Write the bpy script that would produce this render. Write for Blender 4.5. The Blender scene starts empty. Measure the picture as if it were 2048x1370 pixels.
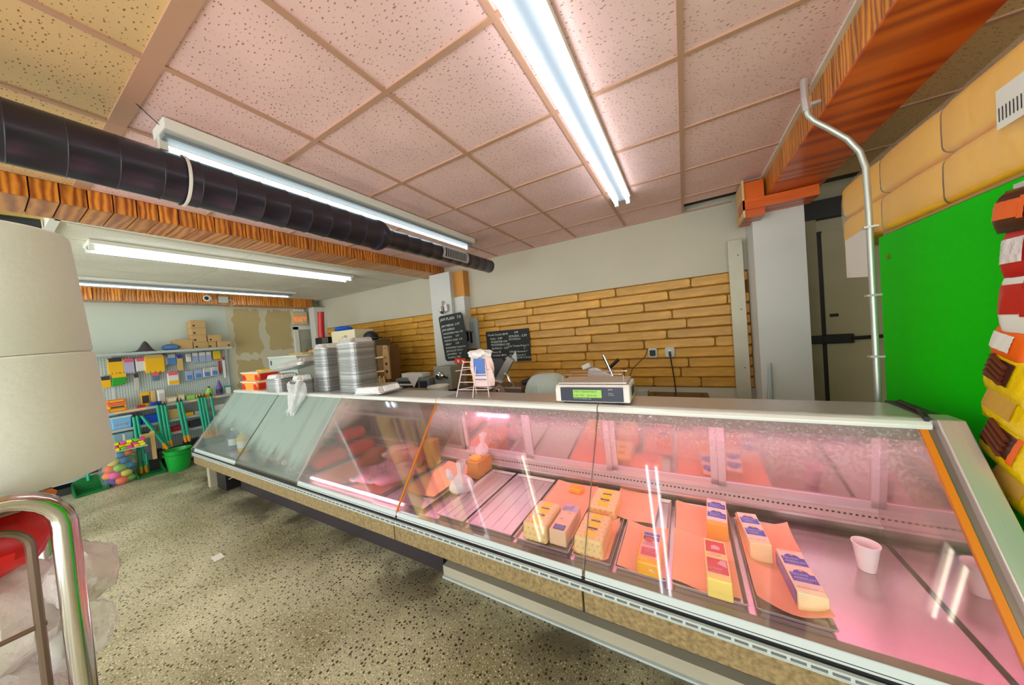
import bpy, bmesh, math, random
from mathutils import Vector, Matrix, Euler
random.seed(7)
S = bpy.context.scene
COL = S.collection
PI = math.pi

# ------------------------------------------------------------------ camera
cd = bpy.data.cameras.new('camera'); cam = bpy.data.objects.new('camera', cd); COL.objects.link(cam)
cd.sensor_fit = 'HORIZONTAL'; cd.sensor_width = 36.0; cd.lens = 612.48/2048*36
cd.clip_start = 0.02; cd.clip_end = 60
yaw, pitch, roll = [math.radians(a) for a in (29.481, -1.469, 4.617)]
F = Vector((-math.sin(yaw)*math.cos(pitch), math.cos(yaw)*math.cos(pitch), math.sin(pitch)))
Rt = Vector((math.cos(yaw), math.sin(yaw), 0)); Dn = F.cross(Rt)
r = Rt*math.cos(roll)+Dn*math.sin(roll); d = -Rt*math.sin(roll)+Dn*math.cos(roll)
cam.matrix_world = Matrix(((r.x, -d.x, -F.x, 0), (r.y, -d.y, -F.y, 0), (r.z, -d.z, -F.z, 1.58), (0, 0, 0, 1)))
S.camera = cam

# ------------------------------------------------------------------ view, world, lights
S.view_settings.view_transform = 'Standard'; S.view_settings.look = 'None'
S.view_settings.exposure = 0.55; S.view_settings.gamma = 1.0; S.view_settings.use_curve_mapping = False
W = bpy.data.worlds.new('world'); S.world = W; W.use_nodes = True
bg = W.node_tree.nodes['Background']; bg.inputs[0].default_value = (.93, .99, 1.0, 1); bg.inputs[1].default_value = 2.6
TUBE_L = 7.0        # ceiling tubes
PINK_L = 15.0         # meat-case tubes

# ------------------------------------------------------------------ helpers
def lin(c):
    return tuple((x/12.92 if x <= .04045 else ((x+.055)/1.055)**2.4) for x in [v/255 for v in c])

class MB:
    """collects shapes and links them as ONE mesh object"""
    def __init__(s): s.v = []; s.f = []; s.m = []
    def add(s, vs, fs, mi=0):
        n = len(s.v); s.v += [tuple(v) for v in vs]; s.f += [tuple(i+n for i in f) for f in fs]; s.m += [mi]*len(fs)
        return s
    def box(s, c, d, rz=0, mi=0, rot=None, taper=1.0):
        x, y, z = d[0]/2, d[1]/2, d[2]/2
        vs = []
        for k in (-1, 1):
            t = 1 if k < 0 else taper
            vs += [(-x*t, -y*t, k*z), (x*t, -y*t, k*z), (x*t, y*t, k*z), (-x*t, y*t, k*z)]
        R_ = Euler(rot).to_matrix() if rot else Matrix.Rotation(rz, 3, 'Z')
        vs = [R_ @ Vector(v)+Vector(c) for v in vs]
        return s.add(vs, [(3, 2, 1, 0), (4, 5, 6, 7), (0, 1, 5, 4), (1, 2, 6, 5), (2, 3, 7, 6), (3, 0, 4, 7)], mi)
    def bx(s, x0, x1, y0, y1, z0, z1, mi=0):
        return s.box(((x0+x1)/2, (y0+y1)/2, (z0+z1)/2), (abs(x1-x0), abs(y1-y0), abs(z1-z0)), 0, mi)
    def prism(s, poly, a0, a1, axis='X', mi=0):
        n = len(poly)
        def P(p, a):
            return {'X': (a, p[0], p[1]), 'Y': (p[0], a, p[1]), 'Z': (p[0], p[1], a)}[axis]
        vs = [P(p, a0) for p in poly]+[P(p, a1) for p in poly]
        fs = [tuple(range(n-1, -1, -1)), tuple(range(n, 2*n))]+[(i, (i+1) % n, n+(i+1) % n, n+i) for i in range(n)]
        return s.add(vs, fs, mi)
    def tube(s, pts, r, n=8, mi=0, caps=True, rs=None):
        pts = [Vector(p) for p in pts]; rings = []; u = None
        for i, p in enumerate(pts):
            t = (pts[min(i+1, len(pts)-1)]-pts[max(i-1, 0)])
            if t.length < 1e-9: t = Vector((0, 0, 1))
            t.normalize()
            if u is None: u = t.cross(Vector((0, 0, 1)) if abs(t.z) < .9 else Vector((1, 0, 0)))
            u = (u-t*u.dot(t)).normalized(); w = t.cross(u).normalized(); q = rs[i] if rs else r
            rings.append([p+(u*math.cos(2*PI*k/n)+w*math.sin(2*PI*k/n))*q for k in range(n)])
        vs = [v for g in rings for v in g]; fs = []
        for i in range(len(pts)-1):
            for k in range(n):
                fs.append((i*n+k, i*n+(k+1) % n, (i+1)*n+(k+1) % n, (i+1)*n+k))
        if caps:
            fs.append(tuple(range(n-1, -1, -1))); fs.append(tuple(range((len(pts)-1)*n, len(pts)*n)))
        return s.add(vs, fs, mi)
    def lathe(s, prof, c=(0, 0, 0), n=20, mi=0, sx=1, sy=1, caps=True, rot=None):
        vs = []; fs = []
        R_ = Euler(rot).to_matrix() if rot else None
        for (q, z) in prof:
            for k in range(n):
                p = Vector((q*math.cos(2*PI*k/n)*sx, q*math.sin(2*PI*k/n)*sy, z))
                if R_: p = R_ @ p
                vs.append(p+Vector(c))
        for i in range(len(prof)-1):
            for k in range(n):
                fs.append((i*n+k, i*n+(k+1) % n, (i+1)*n+(k+1) % n, (i+1)*n+k))
        if caps:
            fs.append(tuple(range(n-1, -1, -1))); fs.append(tuple(range((len(prof)-1)*n, len(prof)*n)))
        return s.add(vs, fs, mi)
    def grid(s, fn, nu, nv, mi=0, wrap=False):
        vs = [fn(i/(nu if wrap else nu-1), j/(nv-1)) for j in range(nv) for i in range(nu)]
        fs = []
        for j in range(nv-1):
            for i in range(nu if wrap else nu-1):
                k = (i+1) % nu
                fs.append((j*nu+i, j*nu+k, (j+1)*nu+k, (j+1)*nu+i))
        return s.add(vs, fs, mi)
    def sheet(s, fn, nu, nv, th=.0015, mi=0):
        """a thin surface with real thickness: fn(u,v)->point, offset down"""
        top = [Vector(fn(i/(nu-1), j/(nv-1))) for j in range(nv) for i in range(nu)]
        bot = [p-Vector((0, 0, th)) for p in top]; N = nu*nv; fs = []
        for j in range(nv-1):
            for i in range(nu-1):
                a, b, c_, d_ = j*nu+i, j*nu+i+1, (j+1)*nu+i+1, (j+1)*nu+i
                fs += [(a, b, c_, d_), (N+d_, N+c_, N+b, N+a)]
        edge = [i for i in range(nu)]+[(j+1)*nu-1 for j in range(1, nv)]+[(nv-1)*nu+i for i in range(nu-2, -1, -1)]+[j*nu for j in range(nv-2, 0, -1)]
        for a, b in zip(edge, edge[1:]+edge[:1]): fs.append((b, a, N+a, N+b))
        return s.add(top+bot, fs, mi)
    def blob(s, c, rx, ry, rz, nu=14, nv=9, fn=None, mi=0, rot=None):
        R_ = Euler(rot).to_matrix() if rot else None
        def f(u, v):
            th = 2*PI*u; ph = PI*v-PI/2
            k = fn(u, v) if fn else 1
            p = Vector((rx*k*math.cos(ph)*math.cos(th), ry*k*math.cos(ph)*math.sin(th), rz*k*math.sin(ph)))
            if R_: p = R_ @ p
            return p+Vector(c)
        return s.grid(f, nu, nv, mi, wrap=True)
    def mesh(s, name, mats):
        me = bpy.data.meshes.new(name); me.from_pydata(s.v, [], s.f)
        for m in (mats if isinstance(mats, (list, tuple)) else [mats]): me.materials.append(m)
        if max(s.m, default=0) > 0: me.polygons.foreach_set('material_index', s.m)
        return me
    def build(s, name, mats, parent=None, smooth=False, bevel=0, seg=2, kind=None):
        me = s.mesh(name, mats)
        if smooth:
            me.polygons.foreach_set('use_smooth', [True]*len(me.polygons))
            try: me.set_sharp_from_angle(angle=math.radians(40))
            except Exception: pass
        o = bpy.data.objects.new(name, me); COL.objects.link(o)
        if parent: o.parent = parent
        if bevel:
            b = o.modifiers.new('bevel', 'BEVEL'); b.width = bevel; b.segments = seg; b.limit_method = 'ANGLE'
        if kind: o['kind'] = kind
        return o

def tag(o, label, cat, group=None):
    o['label'] = label; o['category'] = cat
    if group: o['group'] = group
    return o
def thing(name, label, cat, loc=(0, 0, 0), rz=0, group=None, rot=None):
    o = bpy.data.objects.new(name, None); COL.objects.link(o); o.empty_display_size = .05
    o.location = loc; o.rotation_euler = rot if rot else (0, 0, rz)
    return tag(o, label, cat, group)
def struct(name, m, mats, label=None, **k):
    o = m.build(name, mats, **k); o['kind'] = 'structure'
    if label: o['label'] = label
    return o
def inst(name, me, loc, rot=(0, 0, 0), parent=None, scale=None, label=None):
    o = bpy.data.objects.new(name, me); COL.objects.link(o); o.location = loc; o.rotation_euler = rot
    if scale: o.scale = scale
    if parent: o.parent = parent
    if label: o['label'] = label
    return o
def dup(root, loc, rz=None, label=None, group=None, rot=None):
    c = root.copy(); COL.objects.link(c); c.location = loc
    if rz is not None: c.rotation_euler = (0, 0, rz)
    if rot is not None: c.rotation_euler = rot
    if label: c['label'] = label
    if group: c['group'] = group
    for ch in root.children:
        k = ch.copy(); COL.objects.link(k); k.parent = c
        for g in ch.children:
            q = g.copy(); COL.objects.link(q); q.parent = k
    return c

def writing(items, name, m, parent=None, loc=(0, 0, 0), rot=(0, 0, 0), depth=.0006, shear=0):
    """lettering: items (text, size, x, y[, angle]) become ONE flat mesh in the local XY plane"""
    V = []; Fc = []
    for it in items:
        body, size, x, y = it[:4]; ang = it[4] if len(it) > 4 else 0
        cu = bpy.data.curves.new('t', 'FONT'); cu.body = body; cu.size = size; cu.resolution_u = 2; cu.shear = shear
        ob = bpy.data.objects.new('t', cu); COL.objects.link(ob)
        dg = bpy.context.evaluated_depsgraph_get(); me = bpy.data.meshes.new_from_object(ob.evaluated_get(dg))
        n = len(V); ca, sa = math.cos(ang), math.sin(ang)
        for v in me.vertices: V.append((x+v.co.x*ca-v.co.y*sa, y+v.co.x*sa+v.co.y*ca, depth))
        for p in me.polygons: Fc.append(tuple(i+n for i in p.vertices))
        bpy.data.objects.remove(ob); bpy.data.curves.remove(cu); bpy.data.meshes.remove(me)
    me = bpy.data.meshes.new(name); me.from_pydata(V, [], Fc); me.materials.append(m)
    return inst(name, me, loc, rot, parent)

# ------------------------------------------------------------------ materials
def nodes(m): return m.node_tree.nodes, m.node_tree.links
def mat(name, col, rough=.6, metal=0, var=0, vs=6, bump=0, bs=80, emit=0, ecol=None, spec=.5, rand=0, stretch=None, coat=0):
    m = bpy.data.materials.new(name); m.use_nodes = True; N, L = nodes(m); b = N['Principled BSDF']
    c = lin(col) if max(col) > 1.01 else col
    b.inputs['Base Color'].default_value = (*c, 1); b.inputs['Roughness'].default_value = rough
    b.inputs['Metallic'].default_value = metal; b.inputs['Specular IOR Level'].default_value = spec
    if coat: b.inputs['Coat Weight'].default_value = coat; b.inputs['Coat Roughness'].default_value = .08
    if emit:
        e = lin(ecol) if ecol else c
        b.inputs['Emission Color'].default_value = (*e, 1); b.inputs['Emission Strength'].default_value = emit
    if var or bump or rand:
        tc = N.new('ShaderNodeTexCoord'); src = tc.outputs['Object']
        if stretch:
            mp = N.new('ShaderNodeMapping'); mp.inputs['Scale'].default_value = stretch; L.new(src, mp.inputs[0]); src = mp.outputs[0]
        if var or rand:
            hs = N.new('ShaderNodeHueSaturation'); hs.inputs['Color'].default_value = (*c, 1)
            ad = N.new('ShaderNodeMath'); ad.operation = 'MULTIPLY_ADD'
            if var:
                nz = N.new('ShaderNodeTexNoise'); nz.inputs['Scale'].default_value = vs; nz.inputs['Detail'].default_value = 5
                L.new(src, nz.inputs[0]); L.new(nz.outputs[0], ad.inputs[0])
            else: ad.inputs[0].default_value = .5
            ad.inputs[1].default_value = var*2; ad.inputs[2].default_value = 1-var
            out = ad.outputs[0]
            if rand:
                oi = N.new('ShaderNodeObjectInfo'); a2 = N.new('ShaderNodeMath'); a2.operation = 'MULTIPLY_ADD'
                a2.inputs[1].default_value = rand*2; L.new(oi.outputs['Random'], a2.inputs[0])
                a3 = N.new('ShaderNodeMath'); a3.operation = 'SUBTRACT'; L.new(out, a3.inputs[0]); a3.inputs[1].default_value = rand
                L.new(a3.outputs[0], a2.inputs[2]); out = a2.outputs[0]
            L.new(out, hs.inputs['Value']); L.new(hs.outputs[0], b.inputs['Base Color'])
        if bump:
            n2 = N.new('ShaderNodeTexNoise'); n2.inputs['Scale'].default_value = bs; n2.inputs['Detail'].default_value = 3
            L.new(src, n2.inputs[0]); bp = N.new('ShaderNodeBump'); bp.inputs['Strength'].default_value = bump; bp.inputs['Distance'].default_value = .01
            L.new(n2.outputs[0], bp.inputs['Height']); L.new(bp.outputs[0], b.inputs['Normal'])
    return m

def wood(name, dark, light, rough=.35, scale=(1, 1, 1), bands=9, dist=7, coat=.3, dirn='Y'):
    m = bpy.data.materials.new(name); m.use_nodes = True; N, L = nodes(m); b = N['Principled BSDF']
    tc = N.new('ShaderNodeTexCoord'); oi = N.new('ShaderNodeObjectInfo')
    cm = N.new('ShaderNodeVectorMath'); cm.operation = 'SCALE'; cm.inputs['Scale'].default_value = 40
    cx = N.new('ShaderNodeCombineXYZ'); 
    for k in range(3): L.new(oi.outputs['Random'], cx.inputs[k])
    L.new(cx.outputs[0], cm.inputs[0])
    ad = N.new('ShaderNodeVectorMath'); L.new(tc.outputs['Object'], ad.inputs[0]); L.new(cm.outputs[0], ad.inputs[1])
    mp = N.new('ShaderNodeMapping'); mp.inputs['Scale'].default_value = scale; L.new(ad.outputs[0], mp.inputs[0])
    wv = N.new('ShaderNodeTexWave'); wv.bands_direction = dirn; wv.inputs['Scale'].default_value = bands
    wv.inputs['Distortion'].default_value = dist; wv.inputs['Detail'].default_value = 4; wv.inputs['Detail Scale'].default_value = 1.2
    L.new(mp.outputs[0], wv.inputs[0])
    nz = N.new('ShaderNodeTexNoise'); nz.inputs['Scale'].default_value = bands*1.5; L.new(mp.outputs[0], nz.inputs[0])
    mx = N.new('ShaderNodeMath'); mx.operation = 'MULTIPLY_ADD'; L.new(wv.outputs['Fac'], mx.inputs[0]); mx.inputs[1].default_value = .55
    m4 = N.new('ShaderNodeMath'); m4.operation = 'MULTIPLY'; L.new(nz.outputs[0], m4.inputs[0]); m4.inputs[1].default_value = .5
    L.new(m4.outputs[0], mx.inputs[2])
    cr = N.new('ShaderNodeValToRGB'); cr.color_ramp.elements[0].color = (*lin(dark), 1); cr.color_ramp.elements[1].color = (*lin(light), 1)
    cr.color_ramp.elements[0].position = .2; cr.color_ramp.elements[1].position = .8
    L.new(mx.outputs[0], cr.inputs[0])
    hs = N.new('ShaderNodeHueSaturation'); L.new(cr.outputs[0], hs.inputs['Color'])
    mr = N.new('ShaderNodeMapRange'); L.new(oi.outputs['Random'], mr.inputs[0]); mr.inputs[3].default_value = .78; mr.inputs[4].default_value = 1.15
    L.new(mr.outputs[0], hs.inputs['Value']); L.new(hs.outputs[0], b.inputs['Base Color'])
    b.inputs['Roughness'].default_value = rough; b.inputs['Coat Weight'].default_value = coat; b.inputs['Coat Roughness'].default_value = .15
    return m

def tile_mat(name, col, pit):
    m = bpy.data.materials.new(name); m.use_nodes = True; N, L = nodes(m); b = N['Principled BSDF']
    tc = N.new('ShaderNodeTexCoord'); oi = N.new('ShaderNodeObjectInfo')
    cx = N.new('ShaderNodeCombineXYZ'); ml = N.new('ShaderNodeMath'); ml.operation = 'MULTIPLY'; ml.inputs[1].default_value = 50
    L.new(oi.outputs['Random'], ml.inputs[0]); L.new(ml.outputs[0], cx.inputs[0]); L.new(ml.outputs[0], cx.inputs[1])
    ad = N.new('ShaderNodeVectorMath'); L.new(tc.outputs['Object'], ad.inputs[0]); L.new(cx.outputs[0], ad.inputs[1])
    mp = N.new('ShaderNodeMapping'); mp.inputs['Scale'].default_value = (36, 72, 1); mp.inputs['Rotation'].default_value = (0, 0, .5); L.new(ad.outputs[0], mp.inputs[0])
    nz0 = N.new('ShaderNodeTexNoise'); nz0.inputs['Scale'].default_value = 30; L.new(ad.outputs[0], nz0.inputs[0])
    dm = N.new('ShaderNodeMixRGB'); dm.inputs[0].default_value = .45; L.new(mp.outputs[0], dm.inputs[1]); L.new(nz0.outputs['Color'], dm.inputs[2])
    vo = N.new('ShaderNodeTexVoronoi'); vo.inputs['Scale'].default_value = 1.6; vo.voronoi_dimensions = '2D'; L.new(dm.outputs[0], vo.inputs[0])
    lt = N.new('ShaderNodeMath'); lt.operation = 'LESS_THAN'; L.new(vo.outputs['Distance'], lt.inputs[0]); 
    sz = N.new('ShaderNodeMath'); sz.operation = 'MULTIPLY'; L.new(vo.outputs['Color'], sz.inputs[0]); sz.inputs[1].default_value = .21
    L.new(sz.outputs[0], lt.inputs[1])
    nz = N.new('ShaderNodeTexNoise'); nz.inputs['Scale'].default_value = 2.2; nz.inputs['Detail'].default_value = 3; L.new(ad.outputs[0], nz.inputs[0])
    cr = N.new('ShaderNodeValToRGB'); c = lin(col); cr.color_ramp.elements[0].color = (*[x*.9 for x in c], 1); cr.color_ramp.elements[1].color = (*c, 1)
    cr.color_ramp.elements[0].position = .35; cr.color_ramp.elements[1].position = .6; L.new(nz.outputs[0], cr.inputs[0])
    mx = N.new('ShaderNodeMixRGB'); L.new(lt.outputs[0], mx.inputs[0]); L.new(cr.outputs[0], mx.inputs[1]); mx.inputs[2].default_value = (*lin(pit), 1)
    L.new(mx.outputs[0], b.inputs['Base Color']); b.inputs['Roughness'].default_value = .85
    bp = N.new('ShaderNodeBump'); bp.inputs['Strength'].default_value = .4; bp.inputs['Distance'].default_value = .003; bp.invert = True
    L.new(lt.outputs[0], bp.inputs['Height']); L.new(bp.outputs[0], b.inputs['Normal'])
    return m

def glass(name, tint=(1, 1, 1), fog=0.0, fogcol=(.8, .85, .8), fogscale=3.0, gl=.10, rough=.04, lo=.45, hi=.65, stretch=(1, 1, 1), base=.25, zr=None, xk=0, x0=0, top=0, frm=.8):
    """clear pane with fresnel gloss; fog = condensation, thicker above zr (height band in the case), leaning by xk per metre"""
    m = bpy.data.materials.new(name); m.use_nodes = True; N, L = nodes(m); N.remove(N['Principled BSDF'])
    out = N['Material Output']
    def math_(op, a, b_=None, c_=None, clamp=False):
        q = N.new('ShaderNodeMath'); q.operation = op; q.use_clamp = clamp
        for k, v in enumerate((a, b_, c_)):
            if v is None: continue
            if isinstance(v, (int, float)): q.inputs[k].default_value = v
            else: L.new(v, q.inputs[k])
        return q.outputs[0]
    tr = N.new('ShaderNodeBsdfTransparent'); tr.inputs[0].default_value = (*tint, 1)
    g = N.new('ShaderNodeBsdfGlossy'); g.inputs['Roughness'].default_value = rough
    fr = N.new('ShaderNodeFresnel'); fr.inputs[0].default_value = 1.5
    mx = N.new('ShaderNodeMixShader'); L.new(math_('MULTIPLY_ADD', fr.outputs[0], frm, gl*.2), mx.inputs[0]); L.new(tr.outputs[0], mx.inputs[1]); L.new(g.outputs[0], mx.inputs[2])
    last = mx.outputs[0]
    if fog:
        df = N.new('ShaderNodeBsdfDiffuse'); df.inputs[0].default_value = (*fogcol, 1)
        tl = N.new('ShaderNodeBsdfTranslucent'); tl.inputs[0].default_value = (*fogcol, 1)
        mt_ = N.new('ShaderNodeMixShader'); mt_.inputs[0].default_value = .4; L.new(df.outputs[0], mt_.inputs[1]); L.new(tl.outputs[0], mt_.inputs[2])
        tc = N.new('ShaderNodeTexCoord'); mp = N.new('ShaderNodeMapping'); mp.inputs['Scale'].default_value = stretch; L.new(tc.outputs['Object'], mp.inputs[0])
        nz = N.new('ShaderNodeTexNoise'); nz.inputs['Scale'].default_value = fogscale; nz.inputs['Detail'].default_value = 4; L.new(mp.outputs[0], nz.inputs[0])
        mr = N.new('ShaderNodeMapRange'); L.new(nz.outputs[0], mr.inputs[0]); mr.inputs[1].default_value = lo; mr.inputs[2].default_value = hi
        mr.inputs[3].default_value = fog*base; mr.inputs[4].default_value = fog
        f = mr.outputs[0]
        sx = N.new('ShaderNodeSeparateXYZ'); L.new(tc.outputs['Object'], sx.inputs[0])
        if zr:
            h = math_('MULTIPLY_ADD', math_('SUBTRACT', sx.outputs[0], x0), -xk, sx.outputs[2])
            h = math_('MULTIPLY_ADD', math_('SUBTRACT', nz.outputs[0], .5), .25, h)
            zz = N.new('ShaderNodeMapRange'); zz.interpolation_type = 'SMOOTHSTEP'; L.new(h, zz.inputs[0]); zz.inputs[1].default_value = zr[0]; zz.inputs[2].default_value = zr[1]
            zz.inputs[3].default_value = .06; f = math_('MULTIPLY', f, zz.outputs[0])
        if top:
            n2 = N.new('ShaderNodeTexNoise'); n2.inputs['Scale'].default_value = 90; n2.inputs['Detail'].default_value = 1; L.new(tc.outputs['Object'], n2.inputs[0])
            r2 = N.new('ShaderNodeMapRange'); L.new(n2.outputs[0], r2.inputs[0]); r2.inputs[1].default_value = .42; r2.inputs[2].default_value = .72; r2.inputs[3].default_value = .3
            z2 = N.new('ShaderNodeMapRange'); z2.interpolation_type = 'SMOOTHSTEP'; L.new(sx.outputs[2], z2.inputs[0]); z2.inputs[1].default_value = .86; z2.inputs[2].default_value = 1.06
            f = math_('MULTIPLY_ADD', math_('MULTIPLY', r2.outputs[0], z2.outputs[0]), top, f, clamp=True)
        m2 = N.new('ShaderNodeMixShader'); L.new(f, m2.inputs[0]); L.new(last, m2.inputs[1]); L.new(mt_.outputs[0], m2.inputs[2]); last = m2.outputs[0]
    L.new(last, out.inputs[0])
    return m

def plastic_film(name, col=(.85, .85, .85), op=.5):
    m = bpy.data.materials.new(name); m.use_nodes = True; N, L = nodes(m); b = N['Principled BSDF']
    b.inputs['Base Color'].default_value = (*col, 1); b.inputs['Roughness'].default_value = .18
    b.inputs['Alpha'].default_value = op
    tc = N.new('ShaderNodeTexCoord'); n2 = N.new('ShaderNodeTexNoise'); n2.inputs['Scale'].default_value = 22; n2.inputs['Detail'].default_value = 4
    L.new(tc.outputs['Object'], n2.inputs[0]); bp = N.new('ShaderNodeBump'); bp.inputs['Strength'].default_value = .6; bp.inputs['Distance'].default_value = .02
    L.new(n2.outputs[0], bp.inputs['Height']); L.new(bp.outputs[0], b.inputs['Normal'])
    return m

def floor_mat():
    m = bpy.data.materials.new('terrazzo_floor'); m.use_nodes = True; N, L = nodes(m); b = N['Principled BSDF']
    tc = N.new('ShaderNodeTexCoord'); P = tc.outputs['Object']
    nz = N.new('ShaderNodeTexNoise'); nz.inputs['Scale'].default_value = 1.3; nz.inputs['Detail'].default_value = 6; L.new(P, nz.inputs[0])
    cr = N.new('ShaderNodeValToRGB'); e = cr.color_ramp.elements
    e[0].color = (*lin((148, 140, 102)), 1); e[0].position = .33; e[1].color = (*lin((212, 206, 172)), 1); e[1].position = .62; L.new(nz.outputs[0], cr.inputs[0])
    last = cr.outputs[0]
    def specks(scale, thr, col, last):
        vo = N.new('ShaderNodeTexVoronoi'); vo.voronoi_dimensions = '2D'; vo.inputs['Scale'].default_value = scale; L.new(P, vo.inputs[0])
        sp = N.new('ShaderNodeSeparateColor'); L.new(vo.outputs['Color'], sp.inputs[0])
        ml = N.new('ShaderNodeMath'); ml.operation = 'MULTIPLY'; L.new(sp.outputs[0], ml.inputs[0]); ml.inputs[1].default_value = thr
        sb = N.new('ShaderNodeMath'); sb.operation = 'SUBTRACT'; L.new(ml.outputs[0], sb.inputs[0]); sb.inputs[1].default_value = thr*.25
        lt = N.new('ShaderNodeMath'); lt.operation = 'LESS_THAN'; L.new(vo.outputs['Distance'], lt.inputs[0]); L.new(sb.outputs[0], lt.inputs[1])
        mx = N.new('ShaderNodeMixRGB'); L.new(lt.outputs[0], mx.inputs[0]); L.new(last, mx.inputs[1]); mx.inputs[2].default_value = (*lin(col), 1)
        return mx.outputs[0]
    last = specks(75, .42, (232, 228, 202), last)
    last = specks(40, .40, (70, 56, 34), last)
    last = specks(95, .40, (96, 80, 46), last)
    # worn-in grime along the foot of the counter
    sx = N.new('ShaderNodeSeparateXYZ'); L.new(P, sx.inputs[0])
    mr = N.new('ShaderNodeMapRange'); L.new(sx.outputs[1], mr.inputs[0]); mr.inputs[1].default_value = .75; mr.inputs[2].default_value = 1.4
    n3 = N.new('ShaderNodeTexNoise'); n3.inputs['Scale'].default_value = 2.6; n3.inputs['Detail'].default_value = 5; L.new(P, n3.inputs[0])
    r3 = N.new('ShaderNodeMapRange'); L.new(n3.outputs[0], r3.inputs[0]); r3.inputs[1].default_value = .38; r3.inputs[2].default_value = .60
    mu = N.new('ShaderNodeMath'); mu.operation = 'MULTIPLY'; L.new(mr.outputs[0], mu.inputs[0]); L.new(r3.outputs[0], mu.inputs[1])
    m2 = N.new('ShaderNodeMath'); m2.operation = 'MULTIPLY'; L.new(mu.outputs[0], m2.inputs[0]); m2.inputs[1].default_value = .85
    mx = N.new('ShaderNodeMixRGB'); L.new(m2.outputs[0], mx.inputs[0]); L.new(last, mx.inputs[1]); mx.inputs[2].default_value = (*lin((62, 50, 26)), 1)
    L.new(mx.outputs[0], b.inputs['Base Color']); b.inputs['Roughness'].default_value = .45
    return m

M_ = {}
M_['tile'] = tile_mat('ceiling_tile_pink_lit', (244, 204, 198), (168, 132, 112))  # cream tile with the case tubes' pink light put into its colour
M_['tile_warm_lit'] = tile_mat('ceiling_tile_warm_lit', (220, 184, 132), (140, 100, 46))  # same kind of tile, yellow of warm light painted into the colour
M_['tile_white'] = tile_mat('ceiling_panel_white', (226, 222, 206), (190, 184, 166))
M_['grid'] = mat('ceiling_grid', (192, 148, 122), .5)
M_['grid_w'] = mat('white_trim_strip', (222, 214, 194), .5)
M_['plaster'] = mat('wall_plaster', (198, 190, 168), .85, var=.06, vs=2, bump=.25, bs=14)
M_['plaster_l'] = mat('wall_paint_pale_green', (206, 216, 204), .8, var=.05, vs=1.5)
M_['drywall'] = mat('bare_drywall_tan', (196, 178, 128), .9, var=.08, vs=3)
M_['spackle'] = mat('joint_compound', (214, 208, 182), .9, var=.04, vs=6)
M_['column'] = mat('column_white_paint', (212, 211, 203), .8, var=.07, vs=3, bump=.35, bs=10)
M_['floor'] = floor_mat()
M_['beam'] = wood('stained_plywood_plank', (160, 84, 24), (222, 144, 60), scale=(.30, 1, 1), bands=6, dist=7)
M_['beam_z'] = wood('stained_plywood_face', (150, 68, 12), (246, 160, 54), scale=(1, 1, .28), bands=9, dist=7)
M_['beam_red'] = wood('stained_red_plywood', (168, 48, 4), (232, 104, 20), scale=(.14, 1, 1), bands=2.2, dist=11)
M_['beam_core'] = mat('beam_core', (60, 28, 8), .8)
M_['wplank'] = mat('painted_wall_plank', (206, 150, 50), .5, var=.62, vs=4, rand=.09, stretch=(1, 1, 3.5), coat=.1)
M_['wgap'] = mat('plank_gap', (124, 86, 26), .9, var=.2, vs=8)
M_['duct'] = mat('black_painted_metal', (58, 54, 66), .30, metal=.4, var=.25, vs=4)
M_['white'] = mat('white_enamel', (232, 230, 220), .4)
M_['tubeglow'] = mat('fluorescent_tube', (255, 255, 255), .3, emit=TUBE_L, ecol=(240, 248, 255))
M_['tubewarm'] = mat('fluorescent_tube_warm', (255, 240, 210), .3, emit=7, ecol=(255, 243, 216))
M_['tubesoft'] = mat('fluorescent_tube_dim', (255, 255, 255), .3, emit=3.6, ecol=(232, 248, 248))
M_['tubepink'] = mat('pink_case_tube', (255, 200, 220), .3, emit=PINK_L, ecol=(255, 178, 208))
M_['steel'] = mat('brushed_steel', (206, 198, 196), .32, metal=.6, var=.06, vs=3, stretch=(40, 1, 1))
M_['steel_d'] = mat('worn_steel', (150, 138, 132), .32, metal=.85, var=.2, vs=6)
M_['deck'] = mat('brushed_case_deck', (196, 170, 176), .24, metal=.8, var=.16, vs=3)
M_['mirror'] = mat('polished_steel_panel', (214, 190, 194), .07, metal=.9, var=.06, vs=4)
M_['chrome'] = mat('chrome', (205, 202, 200), .14, metal=1)
M_['foil'] = mat('aluminium_foil', (226, 228, 228), .24, metal=.85, bump=.35, bs=120)
M_['foil_d'] = mat('aluminium_stack', (208, 208, 208), .34, metal=.7, bump=.3, bs=45, rand=.28)
M_['rail'] = mat('pale_grey_rail', (186, 196, 194), .35)
M_['nose'] = mat('silver_bullnose', (232, 234, 230), .25, metal=.25)
M_['fascia'] = mat('speckled_tan_laminate', (142, 122, 84), .4, var=.9, vs=60)
M_['kick'] = mat('kick_panel', (176, 168, 146), .5, var=.12, vs=3)
M_['black'] = mat('black', (22, 20, 22), .5)
M_['dark'] = mat('dark_grey', (52, 50, 50), .6)
M_['cased'] = mat('case_shadow_panel', (48, 42, 44), .6, var=.15, vs=4)
M_['sill'] = mat('dull_zinc_sill', (138, 136, 118), .4, metal=.5, var=.2, vs=5)
M_['green'] = mat('green_laminate', (0, 196, 0), .5, spec=.15)
M_['orange_edge'] = mat('orange_glass_edge', (214, 122, 26), .35)
M_['glass'] = glass('case_glass', (1, 1, 1), fog=.015, fogcol=(.9, .82, .84), fogscale=5, gl=.1, rough=.03, top=.34)
M_['glass_fog'] = glass('fogged_case_glass', (.97, 1, .985), fog=.86, fogcol=lin((190, 208, 198)), fogscale=2.0, gl=.25, rough=.10, lo=.32, hi=.5, stretch=(3.2, .5, .5), base=.72, zr=(.60, .78), xk=-.10, x0=-1.9, frm=.4)
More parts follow.
